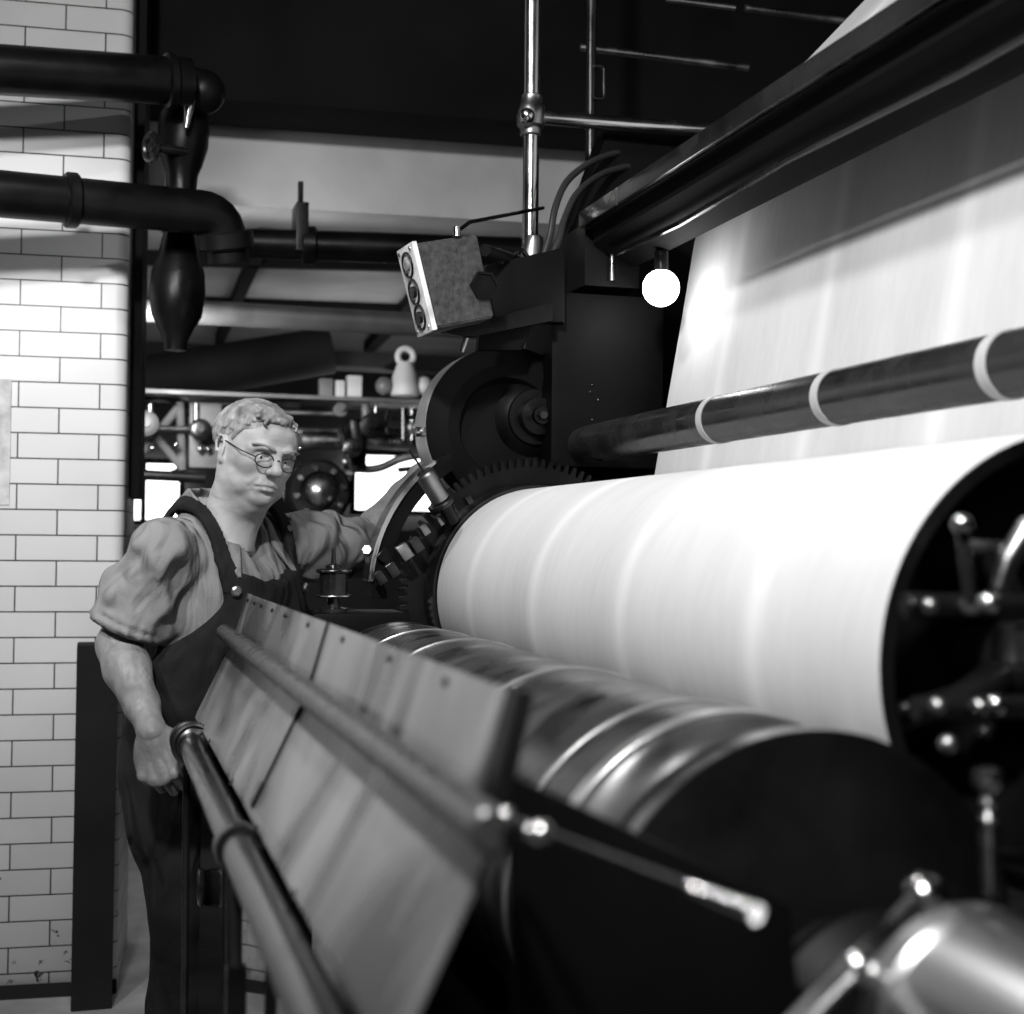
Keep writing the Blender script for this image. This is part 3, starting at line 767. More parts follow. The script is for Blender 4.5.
# vertical valve run behind
vb = empty('valve_pipe', P3(182, 120, 4.05), 'black vertical valve pipe with bulging body hanging behind the shiny elbow', 'pipe')
a = P3(186, 70, 4.05)
MB().lathe(a, (P3(176, 330, 4.05)-a), [(0, .045), (.1, .05), (.13, .066), (.17, .072), (.22, .07), (.27, .056), (.3, .045), (.34, .042), (.42, .042), (.43, .056), (.46, .056), (.47, .045), (.53, .058), (.58, .074), (.64, .078), (.7, .07), (.74, .05), (.77, .035), (.8, .032), (.8, 0)], 32).build('valve_body', gpipe, vb)
MB().ball(P3(203, 92, 3.98), .062, 24).build('end_cap', gpipe, vb)
MB().cyl(P3(186, 152, 4.0), P3(150, 147, 3.95), .014, 12).build('spindle', gun, vb)
MB().torus(P3(151, 147, 3.95), P3(150, 147, 3.95)-P3(186, 152, 4.0), .036, .008, 24, 8).build('handwheel', gun, vb)
MB().cyl(P3(190, 100, 3.93), P3(186, 128, 3.93), .016, 12, r2=.006).build('glint_cone', steel, vb)  # bright steel cone added as the highlight on the valve
# clamped pipe run beyond the opening
e = pipe('ceiling_pipe', [P3(236, 243, 4.6), P3(520, 252, 4.5)], .05, gpipe, 'dark horizontal pipe with a clamp under the plastered beam', [(0, .25, .05, 1.25)])
cl = P3(300, 236, 4.58); MB().corners((cl.x-.02, cl.y-.06, cl.z-.06), (cl.x+.02, cl.y+.06, cl.z+.1), .004).build('clamp', black, e)
MB().corners((cl.x-.008, cl.y-.01, cl.z+.08), (cl.x+.008, cl.y+.01, p0.z+.002)).build('hanger_rod', black, e)
_lz = P3(300, 318, 4.9).z
pipe('lower_pipe', [Vector((-3.2, 4.9, _lz)), Vector((4.5, 4.9, _lz))], .042, mat('grey_pipe', .06, .5, var=.3), 'grey horizontal pipe at head height behind the pressman', [(0, .1)], seg=24)
pipe('sloping_duct', [P3(120, 385, 6.4), P3(330, 350, 6.4)], .11, soot, 'wide dark sloping duct far behind the pressman', [])
# dark mass of the far gantry
ga = W(110, 335, 6.5); gb = W(470, 372, 6.5)
tag(MB().corners((ga.x, 6.5, gb.z), (gb.x+.5, 6.7, ga.z-.02), .01).build('gantry_beam', soot), 'deep black gantry beam above the far machine', 'beam')
# ------------------------------------------------------------------ second press, out of focus behind the man
fp = empty('far_press', W(290, 600, 6.0), 'cluttered second printing press standing blurred behind the pressman', 'printing press'); fp.location.z = 0
YF = 6.0
def f3(x, y, d=0.0): return W(x, y, YF+d)
a = f3(128, 396); b = f3(440, 408)
MB().corners((a.x-.2, YF-.25, b.z), (b.x+.25, YF+.15, a.z), .008).build('shelf_plate', greyp, fp)
MB().corners((a.x-.2, YF+.2, 0), (b.x+.25, YF+.5, f3(0, 525).z), .01).build('bed', matt, fp)
MB().cyl(f3(300, 440), f3(440, 444), .038, 20, bev=.004).build('shaft', steelworn, fp)
MB().cyl(f3(128, 428, -.1), f3(440, 432, .1), .012, 12).build('tie_rod', steelworn, fp)
MB().cyl(f3(355, 420, -.02), f3(355, 470, -.02), .05, 16, bev=.005).build('bearing_post', black, fp)
MB().tube(bend([f3(345, 468), f3(378, 470), f3(400, 458), f3(440, 452)], .1), .018, 12).build('oil_pipe', steelworn, fp)
MB().tube(bend([f3(388, 408), f3(384, 425), f3(390, 440)], .1), .012, 10).build('oil_pipe', steelworn, fp)
# round housing low down, beside the man's shoulder
c = f3(318, 492, -.15)
MB().lathe(c, (0, -1, 0), [(-.1, 0), (-.1, .135), (.04, .135), (.06, .12), (.06, .085), (.03, .08), (.03, 0)], 36).build('round_housing', black, fp)
hb = MB().lathe(c+Vector((0, -.03, 0)), (0, -1, 0), [(0, 0), (0, .07), (.03, .062), (.06, .03), (.062, 0)], 28).build('bright_boss', steelworn, fp)
for k in range(8):
    t = PI/4*k+.2; MB().hexbolt(c+Vector((.1*math.cos(t), -.06, .1*math.sin(t))), (0, -1, 0), .014, .015).build('bolt', steel, fp)
# crossed cast frame at the left
for p, q in (((134, 412), (180, 465)), ((178, 408), (134, 462)), ((180, 402), (182, 470)), ((133, 405), (131, 470))):
    MB().tube([f3(*p), f3(*q)], .018, 8).build('cross_brace', greyp, fp)
MB().torus(f3(157, 436), (0.1, -1, 0), .17, .016, 40, 8).build('flywheel_rim', black, fp)
MB().corners(f3(190, 402, -.05), f3(218, 470, .1), .01).build('gear_box', greyp, fp)
MB().corners(f3(236, 402, -.02), f3(262, 440, .1), .01).build('gear_box', greyp, fp)
for x, y in ((208, 449), (200, 449), (236, 452), (152, 448), (141, 449), (300, 448), (345, 462), (176, 445), (196, 425)):
    MB().ball(f3(x, y, -.1), .014, 10).build('glint_ball', steel, fp)  # small steel balls put in as the machine's highlight dots
for x, h in ((150, 30), (196, 22), (236, 26), (268, 24)):
    MB().cyl(f3(x, 400+h+8, -.06), f3(x, 404, -.06), .014, 10).build('feed_pipe', steelworn, fp)
for x0, y0, x1, y1, rr, m_ in ((270, 412, 350, 414, .01, steelworn), (340, 426, 352, 470, .014, gun), (300, 470, 352, 474, .016, steelworn), (392, 418, 440, 416, .012, gun), (366, 404, 366, 434, .02, greyp), (376, 404, 376, 434, .009, steelworn),
                              (225, 470, 262, 476, .014, gun), (128, 474, 205, 478, .022, black), (398, 470, 440, 466, .012, gun), (404, 408, 404, 440, .02, gun), (412, 408, 412, 440, .008, steelworn), (250, 404, 300, 404, .02, gun)):
    MB().cyl(f3(x0, y0, -.12), f3(x1, y1, -.12), rr, 12).build('feed_pipe', m_, fp)
for x0, y0, rr, m_ in ((372, 426, .055, black), (352, 448, .04, gun), (200, 430, .045, gun), (146, 424, .05, greyp), (414, 428, .03, steelworn), (340, 410, .03, greyp)):
    c = f3(x0, y0, -.16); MB().lathe(c, (0, -1, 0), [(0, 0), (0, rr), (.03, rr), (.035, rr*.8), (.035, rr*.35), (.06, rr*.3), (.06, 0)], 24).build('valve_cap', m_, fp)
# things on the shelf plate
def lub(x, w, h, m, label, nm='oil_can'):
    o = empty(nm, f3(x, 396, -.1), label, 'oil can')
    bz = f3(x, 396, -.1); MB().lathe(bz, (0, 0, 1), [(0, 0), (0, w), (h*.5, w*.9), (h*.85, w*.55), (h*.86, 0)], 20).build('can_body', m, o)
    MB().torus(bz+Vector((0, 0, h)), (0, 1, 0), w*.55, w*.22, 20, 8).build('ring_top', m, o); return o
wpaint = mat('white_enamel', .6, .4)
lub(405, .062, .17, wpaint, 'pale tapered can with a ring top on the far press')
for x, r_, y, lb in ((384, .038, 386, 'dark round flask left of the pale tapered can'), (424, .04, 386, 'light round flask right of the pale tapered can')):
    MBo = MB().ball(f3(x, y, -.1), (r_, r_, r_*1.05), 16); tag(MBo.build('round_flask', wpaint if x > 400 else greyp), lb, 'flask')
for x0, x1, y0, m, lb in ((320, 333, 378, greyp, 'small grey tin at the left end of the far shelf row'), (336, 345, 380, wpaint, 'narrow light tin in the middle of the far shelf row'), (348, 362, 375, wpaint, 'square pale tin standing nearest the round flasks')):
    p, q = f3(x0, y0, -.1), f3(x1, 397, -.1); tag(MB().corners((p.x, p.y, q.z), (q.x, q.y+.06, p.z), .006).build('tin', m), lb, 'tin', 'tins on the far shelf')
# ------------------------------------------------------------------ the printing press (axis of every cylinder along Y)
# --- paper
pm = bpy.data.materials.new('newsprint'); pm.use_nodes = True; nt = pm.node_tree; N = nt.nodes; L = nt.links; b = N['Principled BSDF']
tc = N.new('ShaderNodeTexCoord'); mp = N.new('ShaderNodeMapping'); mp.inputs['Scale'].default_value = (.25, 1, .25); L.new(tc.outputs['Object'], mp.inputs['Vector'])
n1 = N.new('ShaderNodeTexNoise'); n1.inputs['Scale'].default_value = 5; n1.inputs['Detail'].default_value = 1.5
n2 = N.new('ShaderNodeTexNoise'); n2.inputs['Scale'].default_value = 60; n2.inputs['Detail'].default_value = 3
wv = N.new('ShaderNodeTexWave'); wv.bands_direction = 'Y'; wv.inputs['Scale'].default_value = .74; wv.inputs['Distortion'].default_value = .0
for q in (n1, n2): L.new(mp.outputs['Vector'], q.inputs['Vector'])
L.new(tc.outputs['Object'], wv.inputs['Vector'])
pw = N.new('ShaderNodeMath'); pw.operation = 'POWER'; pw.inputs[1].default_value = 26; L.new(wv.outputs['Fac'], pw.inputs[0])
m1 = N.new('ShaderNodeMapRange'); m1.inputs['From Min'].default_value = .3; m1.inputs['From Max'].default_value = .7; m1.inputs['To Min'].default_value = .56; m1.inputs['To Max'].default_value = .68; L.new(n1.outputs['Fac'], m1.inputs['Value'])
m2 = N.new('ShaderNodeMath'); m2.operation = 'MULTIPLY_ADD'; m2.inputs[1].default_value = .1; L.new(n2.outputs['Fac'], m2.inputs[0]); L.new(m1.outputs['Result'], m2.inputs[2])
m3 = N.new('ShaderNodeMath'); m3.operation = 'MULTIPLY_ADD'; m3.inputs[1].default_value = .14; L.new(pw.outputs[0], m3.inputs[0]); L.new(m2.outputs[0], m3.inputs[2])
cc = N.new('ShaderNodeCombineColor')
for k in range(3): L.new(m3.outputs[0], cc.inputs[k])
L.new(cc.outputs[0], b.inputs['Base Color']); b.inputs['Roughness'].default_value = .8; b.inputs['Specular IOR Level'].default_value = .2
YSV = ysolve
RX, RZ, RR = .971, 1.16, .238
YN, YFAR = 1.2, 3.04
IX, IZ, IR = .602, .914, .1995
# web: under the nip, round the front and top of the cylinder, off its back and up over a roller behind the beam
th = math.atan2(IZ-RZ, IX-RX)         # direction of the nip
if th < 0: th += 2*PI
R_ = RR+.002
prof = []
for t in np.linspace(th, math.radians(-8), 60): prof.append((RX+R_*math.cos(t), RZ+R_*math.sin(t)))
prof2 = [(1.245, 1.42), (1.275, 1.588), (1.315, 1.81), (1.345, 1.99), (1.37, 2.08), (1.43, 2.19), (1.62, 2.435), (1.79, 2.615), (2.6, 3.42)]
def sheet(pr, y0, y1, n, th_):
    m = MB(); bm = m.bm; k = len(pr); top = []
    ns = []
    for i in range(k):
        a = Vector(pr[max(0, i-1)]); c = Vector(pr[min(k-1, i+1)]); d = (c-a).normalized(); ns.append(Vector((-d.y, d.x)))
    ys = [y0+(y1-y0)*j/n for j in range(n+1)]
    A = [[bm.verts.new((pr[i][0], y, pr[i][1])) for y in ys] for i in range(k)]
    B = [[bm.verts.new((pr[i][0]+ns[i].x*th_, y, pr[i][1]+ns[i].y*th_)) for y in ys] for i in range(k)]
    for i in range(k-1):
        for j in range(n):
            bm.faces.new((A[i][j], A[i+1][j], A[i+1][j+1], A[i][j+1])); bm.faces.new((B[i][j], B[i][j+1], B[i+1][j+1], B[i+1][j]))
        bm.faces.new((A[i][0], B[i][0], B[i+1][0], A[i+1][0])); bm.faces.new((A[i][n], A[i+1][n], B[i+1][n], B[i][n]))
    for j in range(n):
        bm.faces.new((A[0][j], A[0][j+1], B[0][j+1], B[0][j])); bm.faces.new((A[-1][j], B[-1][j], B[-1][j+1], A[-1][j+1]))
    return m
web = sheet(prof+prof2, YN+.002, YFAR-.01, 1, .0008).build('paper_web', pm, angle=60)
tag(web, 'wide white web of newsprint wrapping the big cylinder and rising behind it', 'paper web')
# impression cylinder with its dished, spoked near end
ic = empty('impression_cylinder', (RX, YN, 0), 'large impression cylinder carrying the white paper, dark spoked end nearest', 'cylinder')
MB().lathe((RX, YN, RZ), (0, 1, 0), [(.16, 0), (.16, .05), (.12, .1), (.1, .205), (.0, .225), (0, RR), (YFAR-YN, RR), (YFAR-YN, 0)], 96).build('cylinder_shell', black, ic)
MB().lathe((RX, YN-.12, RZ), (0, 1, 0), [(0, 0), (0, .045), (.03, .055), (.06, .055), (.28, .055), (.28, 0)], 40).build('axle', gun, ic)
for k in range(5):
    t = 2*PI*k/5+.95
    u = Vector((math.cos(t), 0, math.sin(t)))
    MB().tube([Vector((RX, YN+.075, RZ))+u*.05, Vector((RX, YN+.055, RZ))+u*.12, Vector((RX, YN+.075, RZ))+u*.215], [.022, .016, .019], 14).build('spoke', black, ic)
MB().lathe((RX, YFAR, RZ), (0, 1, 0), [(0, 0), (0, RR+.01), (.02, RR+.018), (.06, RR+.018), (.06, 0)], 96).build('end_flange', gun, ic)
# bolt heads and stays in front of the near end
# inking (plate) cylinder
im = bpy.data.materials.new('inked_roller'); im.use_nodes = True; nt = im.node_tree; N = nt.nodes; L = nt.links; b = N['Principled BSDF']
tc = N.new('ShaderNodeTexCoord'); mp = N.new('ShaderNodeMapping'); mp.inputs['Scale'].default_value = (.5, 1, .5); L.new(tc.outputs['Object'], mp.inputs['Vector'])
n1 = N.new('ShaderNodeTexNoise'); n1.inputs['Scale'].default_value = 16; n1.inputs['Detail'].default_value = 3; L.new(mp.outputs['Vector'], n1.inputs['Vector'])
rp = N.new('ShaderNodeMapRange'); rp.inputs['From Min'].default_value = .35; rp.inputs['From Max'].default_value = .65; rp.inputs['To Min'].default_value = .015; rp.inputs['To Max'].default_value = .08
L.new(n1.outputs['Fac'], rp.inputs['Value']); cc = N.new('ShaderNodeCombineColor')
for k in range(3): L.new(rp.outputs['Result'], cc.inputs[k])
L.new(cc.outputs[0], b.inputs['Base Color'])
rr_ = N.new('ShaderNodeMapRange'); rr_.inputs['From Min'].default_value = .3; rr_.inputs['From Max'].default_value = .7; rr_.inputs['To Min'].default_value = .16; rr_.inputs['To Max'].default_value = .42
L.new(n1.outputs['Fac'], rr_.inputs['Value']); L.new(rr_.outputs['Result'], b.inputs['Roughness']); b.inputs['Metallic'].default_value = .45; b.inputs['Anisotropic'].default_value = .5
ik = empty('ink_cylinder', (IX, 1.0, 0), 'dark inked cylinder with bright rings turning below the white paper', 'cylinder')
MB().lathe((IX, 1.0, IZ), (0, 1, 0), [(.2, 0), (.2, IR-.02), (.225, IR-.012), (.235, IR), (1.8, IR), (1.8, 0)], 96).build('cylinder_shell', im, ik)
MB().lathe((IX, 1.0, IZ), (0, 1, 0), [(.07, 0), (.07, .12), (.085, IR-.03), (.095, IR+.004), (.135, IR+.004), (.14, IR-.025), (.2, IR-.025), (.2, 0)], 96).build('end_flange', black, ik)
MB().lathe((IX, 1.098, IZ), (0, 1, 0), [(0, IR), (0, IR+.005), (.012, IR+.0055), (.02, IR+.005), (.02, IR)], 96).build('glint_ring', steelworn, ik)  # steel ring added to give the flange its highlight arc
ringm = mat('ring_steel', .5, .3, metal=.8)
for y, w_, dr in ((1.262, .024, .003), (1.365, .01, .002), (1.74, .014, .003), (2.28, .012, .003), (2.55, .008, .002)):
    MB().lathe((IX, y-w_/2, IZ), (0, 1, 0), [(0, IR-.002), (0, IR+dr-.001), (.001, IR+dr), (w_-.001, IR+dr), (w_, IR+dr-.001), (w_, IR-.002)], 96).build('bearer_ring', ringm, ik)
MB().lathe((IX, .965, IZ), (0, 1, 0), [(0, 0), (0, .05), (.1, .05), (.1, 0)], 32).build('journal', gun, ik)
# --- turning rod with bright tape rings
rod = empty('guide_roller', (1.105, 3.0, 1.513), 'slim dark guide roller with bright rings above the white cylinder', 'roller'); rod.location.z = 0
GX_, GZ_, GR = 1.105, 1.509, .0435
MB().lathe((GX_, .7, GZ_), (0, 1, 0), [(0, 0), (0, GR), (2.415, GR), (2.415, 0)], 40).build('roller_body', mat('rubber_roller', .018, .28, var=.4, scale=14, rvar=.1), rod)
for x_ in (710, 827, 996):
    y = ysolve(x_, GX_-.02, GZ_)
    MB().lathe((GX_, y-.011, GZ_), (0, 1, 0), [(0, GR-.001), (0, GR+.0015), (.022, GR+.0015), (.022, GR-.001)], 40).build('tape_ring', mat('tape', .5, .5), rod)
# --- beam above the web
_w = lambda x, y, Y=3.05: (W(x, y, Y).x, W(x, y, Y).z)
bA, bB, bD = _w(590, 207), _w(590, 223), _w(640, 261)
_c = _w(635, 219); _k = (bB[0]+.03)/_c[0]; bC = (_c[0]*_k, CAMH+(_c[1]-CAMH)*_k)
bmz = empty('cross_beam', (1.05, 2.0, 0), 'heavy black beam running overhead in front of the rising paper', 'beam')
MB().prism([bB, (bB[0]+.03, bB[1]), bC, bD, (bD[0]+.02, bD[1]), (bD[0]+.02, 1.28+(bA[1]-1.28)*(bD[0]+.02)/bA[0]-.006), (bA[0]+.005, bA[1]+.002)], .3, 3.112, bevel=.004).build('web_plate', soot, bmz)  # unseen back corner raised to keep lamp light off the paper
MB().prism([(bB[0]-.006, bB[1]), (bA[0]-.006, bA[1]), (bA[0]+.01, bA[1]), (bA[0]+.01, bB[1])], .3, 3.112, bevel=.002).build('upper_flange', gun, bmz)
MB().tube([(bD[0]-.06+.008*(i%2), y_, bD[1]+.008+.006*((i+1)%2)) for i, y_ in enumerate((3.05, 2.7, 2.2, 1.7, 1.1, .4))], .007, 8).build('cable', gun, bmz)
MB().cyl((1.42, .35, 2.08), (1.42, 3.08, 2.08), .05, 24).build('x', black) if 0 else None
tr = MB().cyl((1.468, .35, 2.06), (1.468, 3.1, 2.06), .085, 32).build('turning_roller', gun); tag(tr, 'dark roller behind the overhead beam where the paper bends back', 'roller')
# --- far side frame of the press (dark cast housing)
sf = empty('side_frame', (1.1, 3.2, 0), 'tall black cast-iron side frame at the far end of the white cylinder', 'press frame')
MB().prism([(.64, 0), (1.95, 0), (1.95, 2.35), (1.24, 2.35), (1.16, 2.1), (1.08, 1.95), (1.05, 1.6), (.97, 1.47), (.84, 1.2), (.7, 1.0), (.64, .9)], 3.34, 3.42, bevel=.006).build('frame_plate', matt, sf)
a = W(552, 290, 3.12); b_ = W(664, 470, 3.12)
MB().corners((a.x, 3.12, b_.z), (b_.x, 3.34, a.z), .02).build('bearing_housing', matt, sf)
a = W(585, 222, 3.12); b_ = W(640, 289, 3.12)
MB().corners((a.x, 3.12, b_.z), (b_.x, 3.34, a.z), .008).build('upper_casing', matt, sf)
ho = W(540, 416, 3.16)
MB().lathe(ho+Vector((0, .16, 0)), (0, -1, 0), [(0, 0), (0, .095), (.1, .095), (.11, .085), (.12, .068), (.13, .066), (.13, .046), (.16, .044), (.165, .022), (.18, .02), (.18, 0)], 40).build('hub', black, sf)
MB().hexbolt(ho+Vector((0, -.02, 0)), (0, -1, 0), .012, .012).build('hub_nut', gun, sf)
# pillar behind housing with the little sight glass
p = W(612, 262, 3.112); MB().cyl((p.x, 3.112, p.z-.045), (p.x, 3.112, p.z+.02), .007, 12).build('sight_glass', steelworn, sf)
for px_, py_ in ((592, 385), (598, 400), (592, 420), (590, 392)): MB().ball(W(px_, py_, 3.12), .004, 8).build('rivet', gun, sf)
# drum guard with bright rim
dg = empty('drum_guard', (.94, 3.1, 0), 'round black drum guard with a bright polished rim beside the side frame', 'machine guard')
dc = W(507, 428, 3.2)
DR = .197
MB().lathe((dc.x, 3.19, dc.z), (0, 1, 0), [(.03, 0), (.03, .11), (.0, .12), (-.012, .15), (0, DR-.012), (.012, DR), (.02, DR)], 80).build('drum_face', soot, dg)
MB().lathe((dc.x, 3.21, dc.z), (0, 1, 0), [(0, DR-.01), (0, DR+.001), (.11, DR+.001), (.118, DR-.004), (.118, 0)], 80).build('polished_rim', mat('bright_rim_steel', .85, .42, metal=1), dg)
c = W(424, 432, 3.23)
MB().cyl(c+Vector((-.02, 0, 0)), c+Vector((.03, 0, .0)), .012, 12).build('wing_bolt', steel, dg)
MB().box(c+Vector((.0, 0, .0)), (.02, .05, .02), None, .004).build('hinge_lug', steelworn, dg)
# cylinder knob and pin just in front of the hand
ol = empty('plunger_knob', W(431, 486, 2.96), 'short cylindrical knob with a pin just below the polished rim', 'knob')
a = W(424, 472, 2.96); b_ = W(441, 500, 2.98); d_ = (b_-a).normalized()
MB().cyl(a, b_, .022, 24, bev=.004).build('knob_body', steelworn, ol)
MB().cyl(b_, b_+d_*.012, .03, 24, bev=.003).build('knob_flange', gun, ol)
MB().cyl(a-d_*.001, W(409, 450, 2.96), .0025, 8).build('pin', gun, ol)
MB().cyl(b_+d_*.01, W(452, 520, 3.02), .016, 16).build('stem', black, ol)
# gear guard arc round the far end of the white cylinder
gg = empty('gear_guard', (RX, 3.1, 0), 'curved gear guard with a bright edge at the far end of the white cylinder', 'machine guard')
def arcband(cx_, cz_, r0, r1, a0, a1, y0, y1, name, m, par, n=40):
    pr = [(cx_+r1*math.cos(t), cz_+r1*math.sin(t)) for t in np.linspace(a0, a1, n)]+[(cx_+r0*math.cos(t), cz_+r0*math.sin(t)) for t in np.linspace(a1, a0, n)]
    return MB().prism(pr, y0, y1, bevel=.002).build(name, m, par)
D2 = math.radians
arcband(RX, RZ, .375, .385, D2(128), D2(176), 3.09, 3.17, 'guard_band', steel, gg)
arcband(RX, RZ, .34, .376, D2(122), D2(182), 3.1, 3.16, 'guard_web', matt, gg)
c = W(368, 552, 3.08); MB().hexbolt(c, (-.3, -1, .2), .013, .03).build('clamp_nut', steelworn, gg)
MB().box(W(384, 556, 3.1), (.03, .04, .03), Matrix.Rotation(.6, 3, 'Y'), .004).build('clamp_block', black, gg)
for px_, py_, s_ in ((404, 552, .018), (416, 545, .016), (424, 530, .012), (440, 520, .012), (392, 570, .016), (380, 578, .014), (452, 510, .011), (468, 500, .01)):
    MB().box(W(px_, py_, 3.04), (s_*1.4, .03, s_*2), Matrix.Rotation(-.6, 3, 'Y'), .003).build('clamp_block', steelworn if px_ in (404, 440, 424) else gun, gg)
# toothed gear
gr = MB(); pr = []
for k in range(96):
    t = 2*PI*k/96
    for dt, r_ in ((0, .292), (.33, .292), (.45, .312), (.8, .312)): pr.append((RX+r_*math.cos(t+dt*2*PI/96), RZ+r_*math.sin(t+dt*2*PI/96)))
gw = empty('spur_gear', (RX, 3.1, 0), 'dark toothed gear wheel on the far end of the white cylinder', 'gear')
gr.prism(pr, 3.103, 3.118).build('toothed_rim', black, gw)
# lubricator between the man and the gear
lu = empty('lubricator', W(331, 600, 2.98), 'small black lubricator with bright rims standing by the man\'s elbow', 'lubricator')
t0 = W(333, 612, 2.98); s_ = 2.98/1440
MB().lathe(t0, (0, 0, 1), [(0, 0), (0, .03), (.008, .03), (.01, .014), (.03, .012), (.032, .036), (.036, .036), (.038, .03), (.082, .03), (.084, .036), (.092, .036), (.094, .018), (.1, .016), (.104, .006), (.135, .004), (.137, 0)], 32).build('lubricator_body', gun, lu)
for z_ in (.034, .088): MB().torus(t0+Vector((0, 0, z_)), (0, 0, 1), .036, .0026, 32, 8).build('bright_rim', steel, lu)
MB().corners((t0.x-.05, 2.93, t0.z-.1), (t0.x+.16, 3.1, t0.z), .01).build('pedestal', matt, lu)
# --- ink duct guard panel: sheet folded along the handrail
YA, YB = 2.75, .977
gp = empty('guard_panel', (.2, 1.8, 0), 'long grey folded sheet-metal guard panel in front of the ink cylinder', 'guard panel')
pmtl = bpy.data.materials.new('smear_reflection_sheet'); pmtl.use_nodes = True; nt = pmtl.node_tree; N = nt.nodes; L = nt.links; b = N['Principled BSDF']  # colour noise paints in pale reflection streaks along with dark smears
tc = N.new('ShaderNodeTexCoord'); mp = N.new('ShaderNodeMapping'); mp.inputs['Scale'].default_value = (.8, 1.2, .8); L.new(tc.outputs['Object'], mp.inputs['Vector'])
n1 = N.new('ShaderNodeTexNoise'); n1.inputs['Scale'].default_value = 2.4; n1.inputs['Detail'].default_value = 4; n1.inputs['Distortion'].default_value = 1.2; L.new(mp.outputs['Vector'], n1.inputs['Vector'])
for k_, lo_, hi_, inp in ((0, .07, .36, None), (1, .22, .4, 'Roughness')):
    q = N.new('ShaderNodeMapRange'); q.inputs['From Min'].default_value = .38; q.inputs['From Max'].default_value = .6; q.inputs['To Min'].default_value = lo_; q.inputs['To Max'].default_value = hi_
    L.new(n1.outputs['Fac'], q.inputs['Value'])
    if inp: L.new(q.outputs['Result'], b.inputs[inp])
    else:
        cc = N.new('ShaderNodeCombineColor')
        for k in range(3): L.new(q.outputs['Result'], cc.inputs[k])
        L.new(cc.outputs[0], b.inputs['Base Color'])
b.inputs['Metallic'].default_value = .25
lip = (W(247, 593, YA).x, W(247, 593, YA).z); tb = (W(233, 640, YA).x, W(233, 640, YA).z); bt_ = (W(197, 712, YA).x, W(197, 712, YA).z); bt2 = (W(187, 742, YA).x, W(187, 742, YA).z); bt2 = (bt_[0]+(bt2[0]-bt_[0])*.2, bt_[1]+(bt2[1]-bt_[1])*.2)

def offs(poly, t):
    out = []
    for i, p in enumerate(poly):
        a = Vector(poly[max(0, i-1)]); c = Vector(poly[min(len(poly)-1, i+1)]); d = (c-a).normalized(); out.append((p[0]+d.y*t, p[1]-d.x*t))
    return out
lp2 = (lip[0]+.008, lip[1]-.003)
up = [tb, lip, lp2]
MB().prism(up+list(reversed(offs(up, .004))), YB, YA, bevel=.0008).build('upper_sheet', pmtl, gp)
YS = 1.76
for y0, y1 in ((YS+.002, YA), (.9, YS-.002)):
    lw = [bt_, tb]; MB().prism(lw+list(reversed(offs(lw, .004))), y0, y1, bevel=.0008).build('lower_sheet', pmtl, gp)
fl = [bt2, bt_]
MB().prism(fl+list(reversed(offs(fl, .005))), YB, YA, bevel=.001).build('bottom_flange', pmtl, gp)
n_ = Vector((-(lip[1]-tb[1]), 0, lip[0]-tb[0])).normalized()
for y in (2.69, 2.58, 2.47, 2.31, 2.15, 1.91, 1.63, 1.36, 1.13):
    MB().ball(Vector((lip[0]-.002, y, lip[1]-.012))+n_*.001, (.004, .006, .004), 10).build('rivet', black, gp)
for y in (2.62, 2.41, 2.0, 1.68, 1.36):
    MB().hexbolt(Vector((bt_[0], y, bt_[1]-.01)), (-1, 0, .4), .006, .005).build('bolt', gun, gp)
for nm_, p_, q_ in (('seam_strip', bt_, tb), ('seam_strip', tb, lip)):
    e1_ = Vector((p_[0], YS, p_[1])); e2_ = Vector((q_[0], YS, q_[1])); dd_ = (e2_-e1_); nn_ = Vector((-dd_.z, 0, dd_.x)).normalized()
    MB().prism([(e1_.x+nn_.x*.0005, e1_.z+nn_.z*.0005), (e2_.x+nn_.x*.0005, e2_.z+nn_.z*.0005), (e2_.x+nn_.x*.003, e2_.z+nn_.z*.003), (e1_.x+nn_.x*.003, e1_.z+nn_.z*.003)], YS-.004, YS+.004).build(nm_, black, gp)
# seam straps over the joint
mid = ((tb[0]+bt_[0])/2, (tb[1]+bt_[1])/2)
for u in (.12, .9):
    q = Vector((bt_[0]+(tb[0]-bt_[0])*u, YS, bt_[1]+(tb[1]-bt_[1])*u)); MB().box(q+n_*.004, (.004, .02, .03), Matrix.Rotation(-math.atan2(tb[0]-bt_[0], tb[1]-bt_[1])*-1, 3, 'Y'), .001).build('seam_catch', gun, gp)
# near end bracket
MB().prism([(tb[0]+.004, tb[1]-.01), (lip[0]+.004, lip[1]+.002), (lip[0]+.016, lip[1]-.002), (tb[0]+.018, tb[1]-.016)], YB-.03, YB-.002, bevel=.003).build('end_bracket', black, gp)
# rail along the panel
ur = empty('panel_rail', (tb[0], 1.8, 0), 'round grey rail running along the fold of the guard panel', 'rail')
_t = W(225, 633, YA); ux, uz_ = _t.x, _t.z
MB().cyl((ux, .85, uz_), (ux, YA+.02, uz_), .0155, 28, bev=.003).build('rail_bar', mat('rubbed_rail', .06, .3, metal=.4, var=.4, scale=30, rvar=.1), ur)
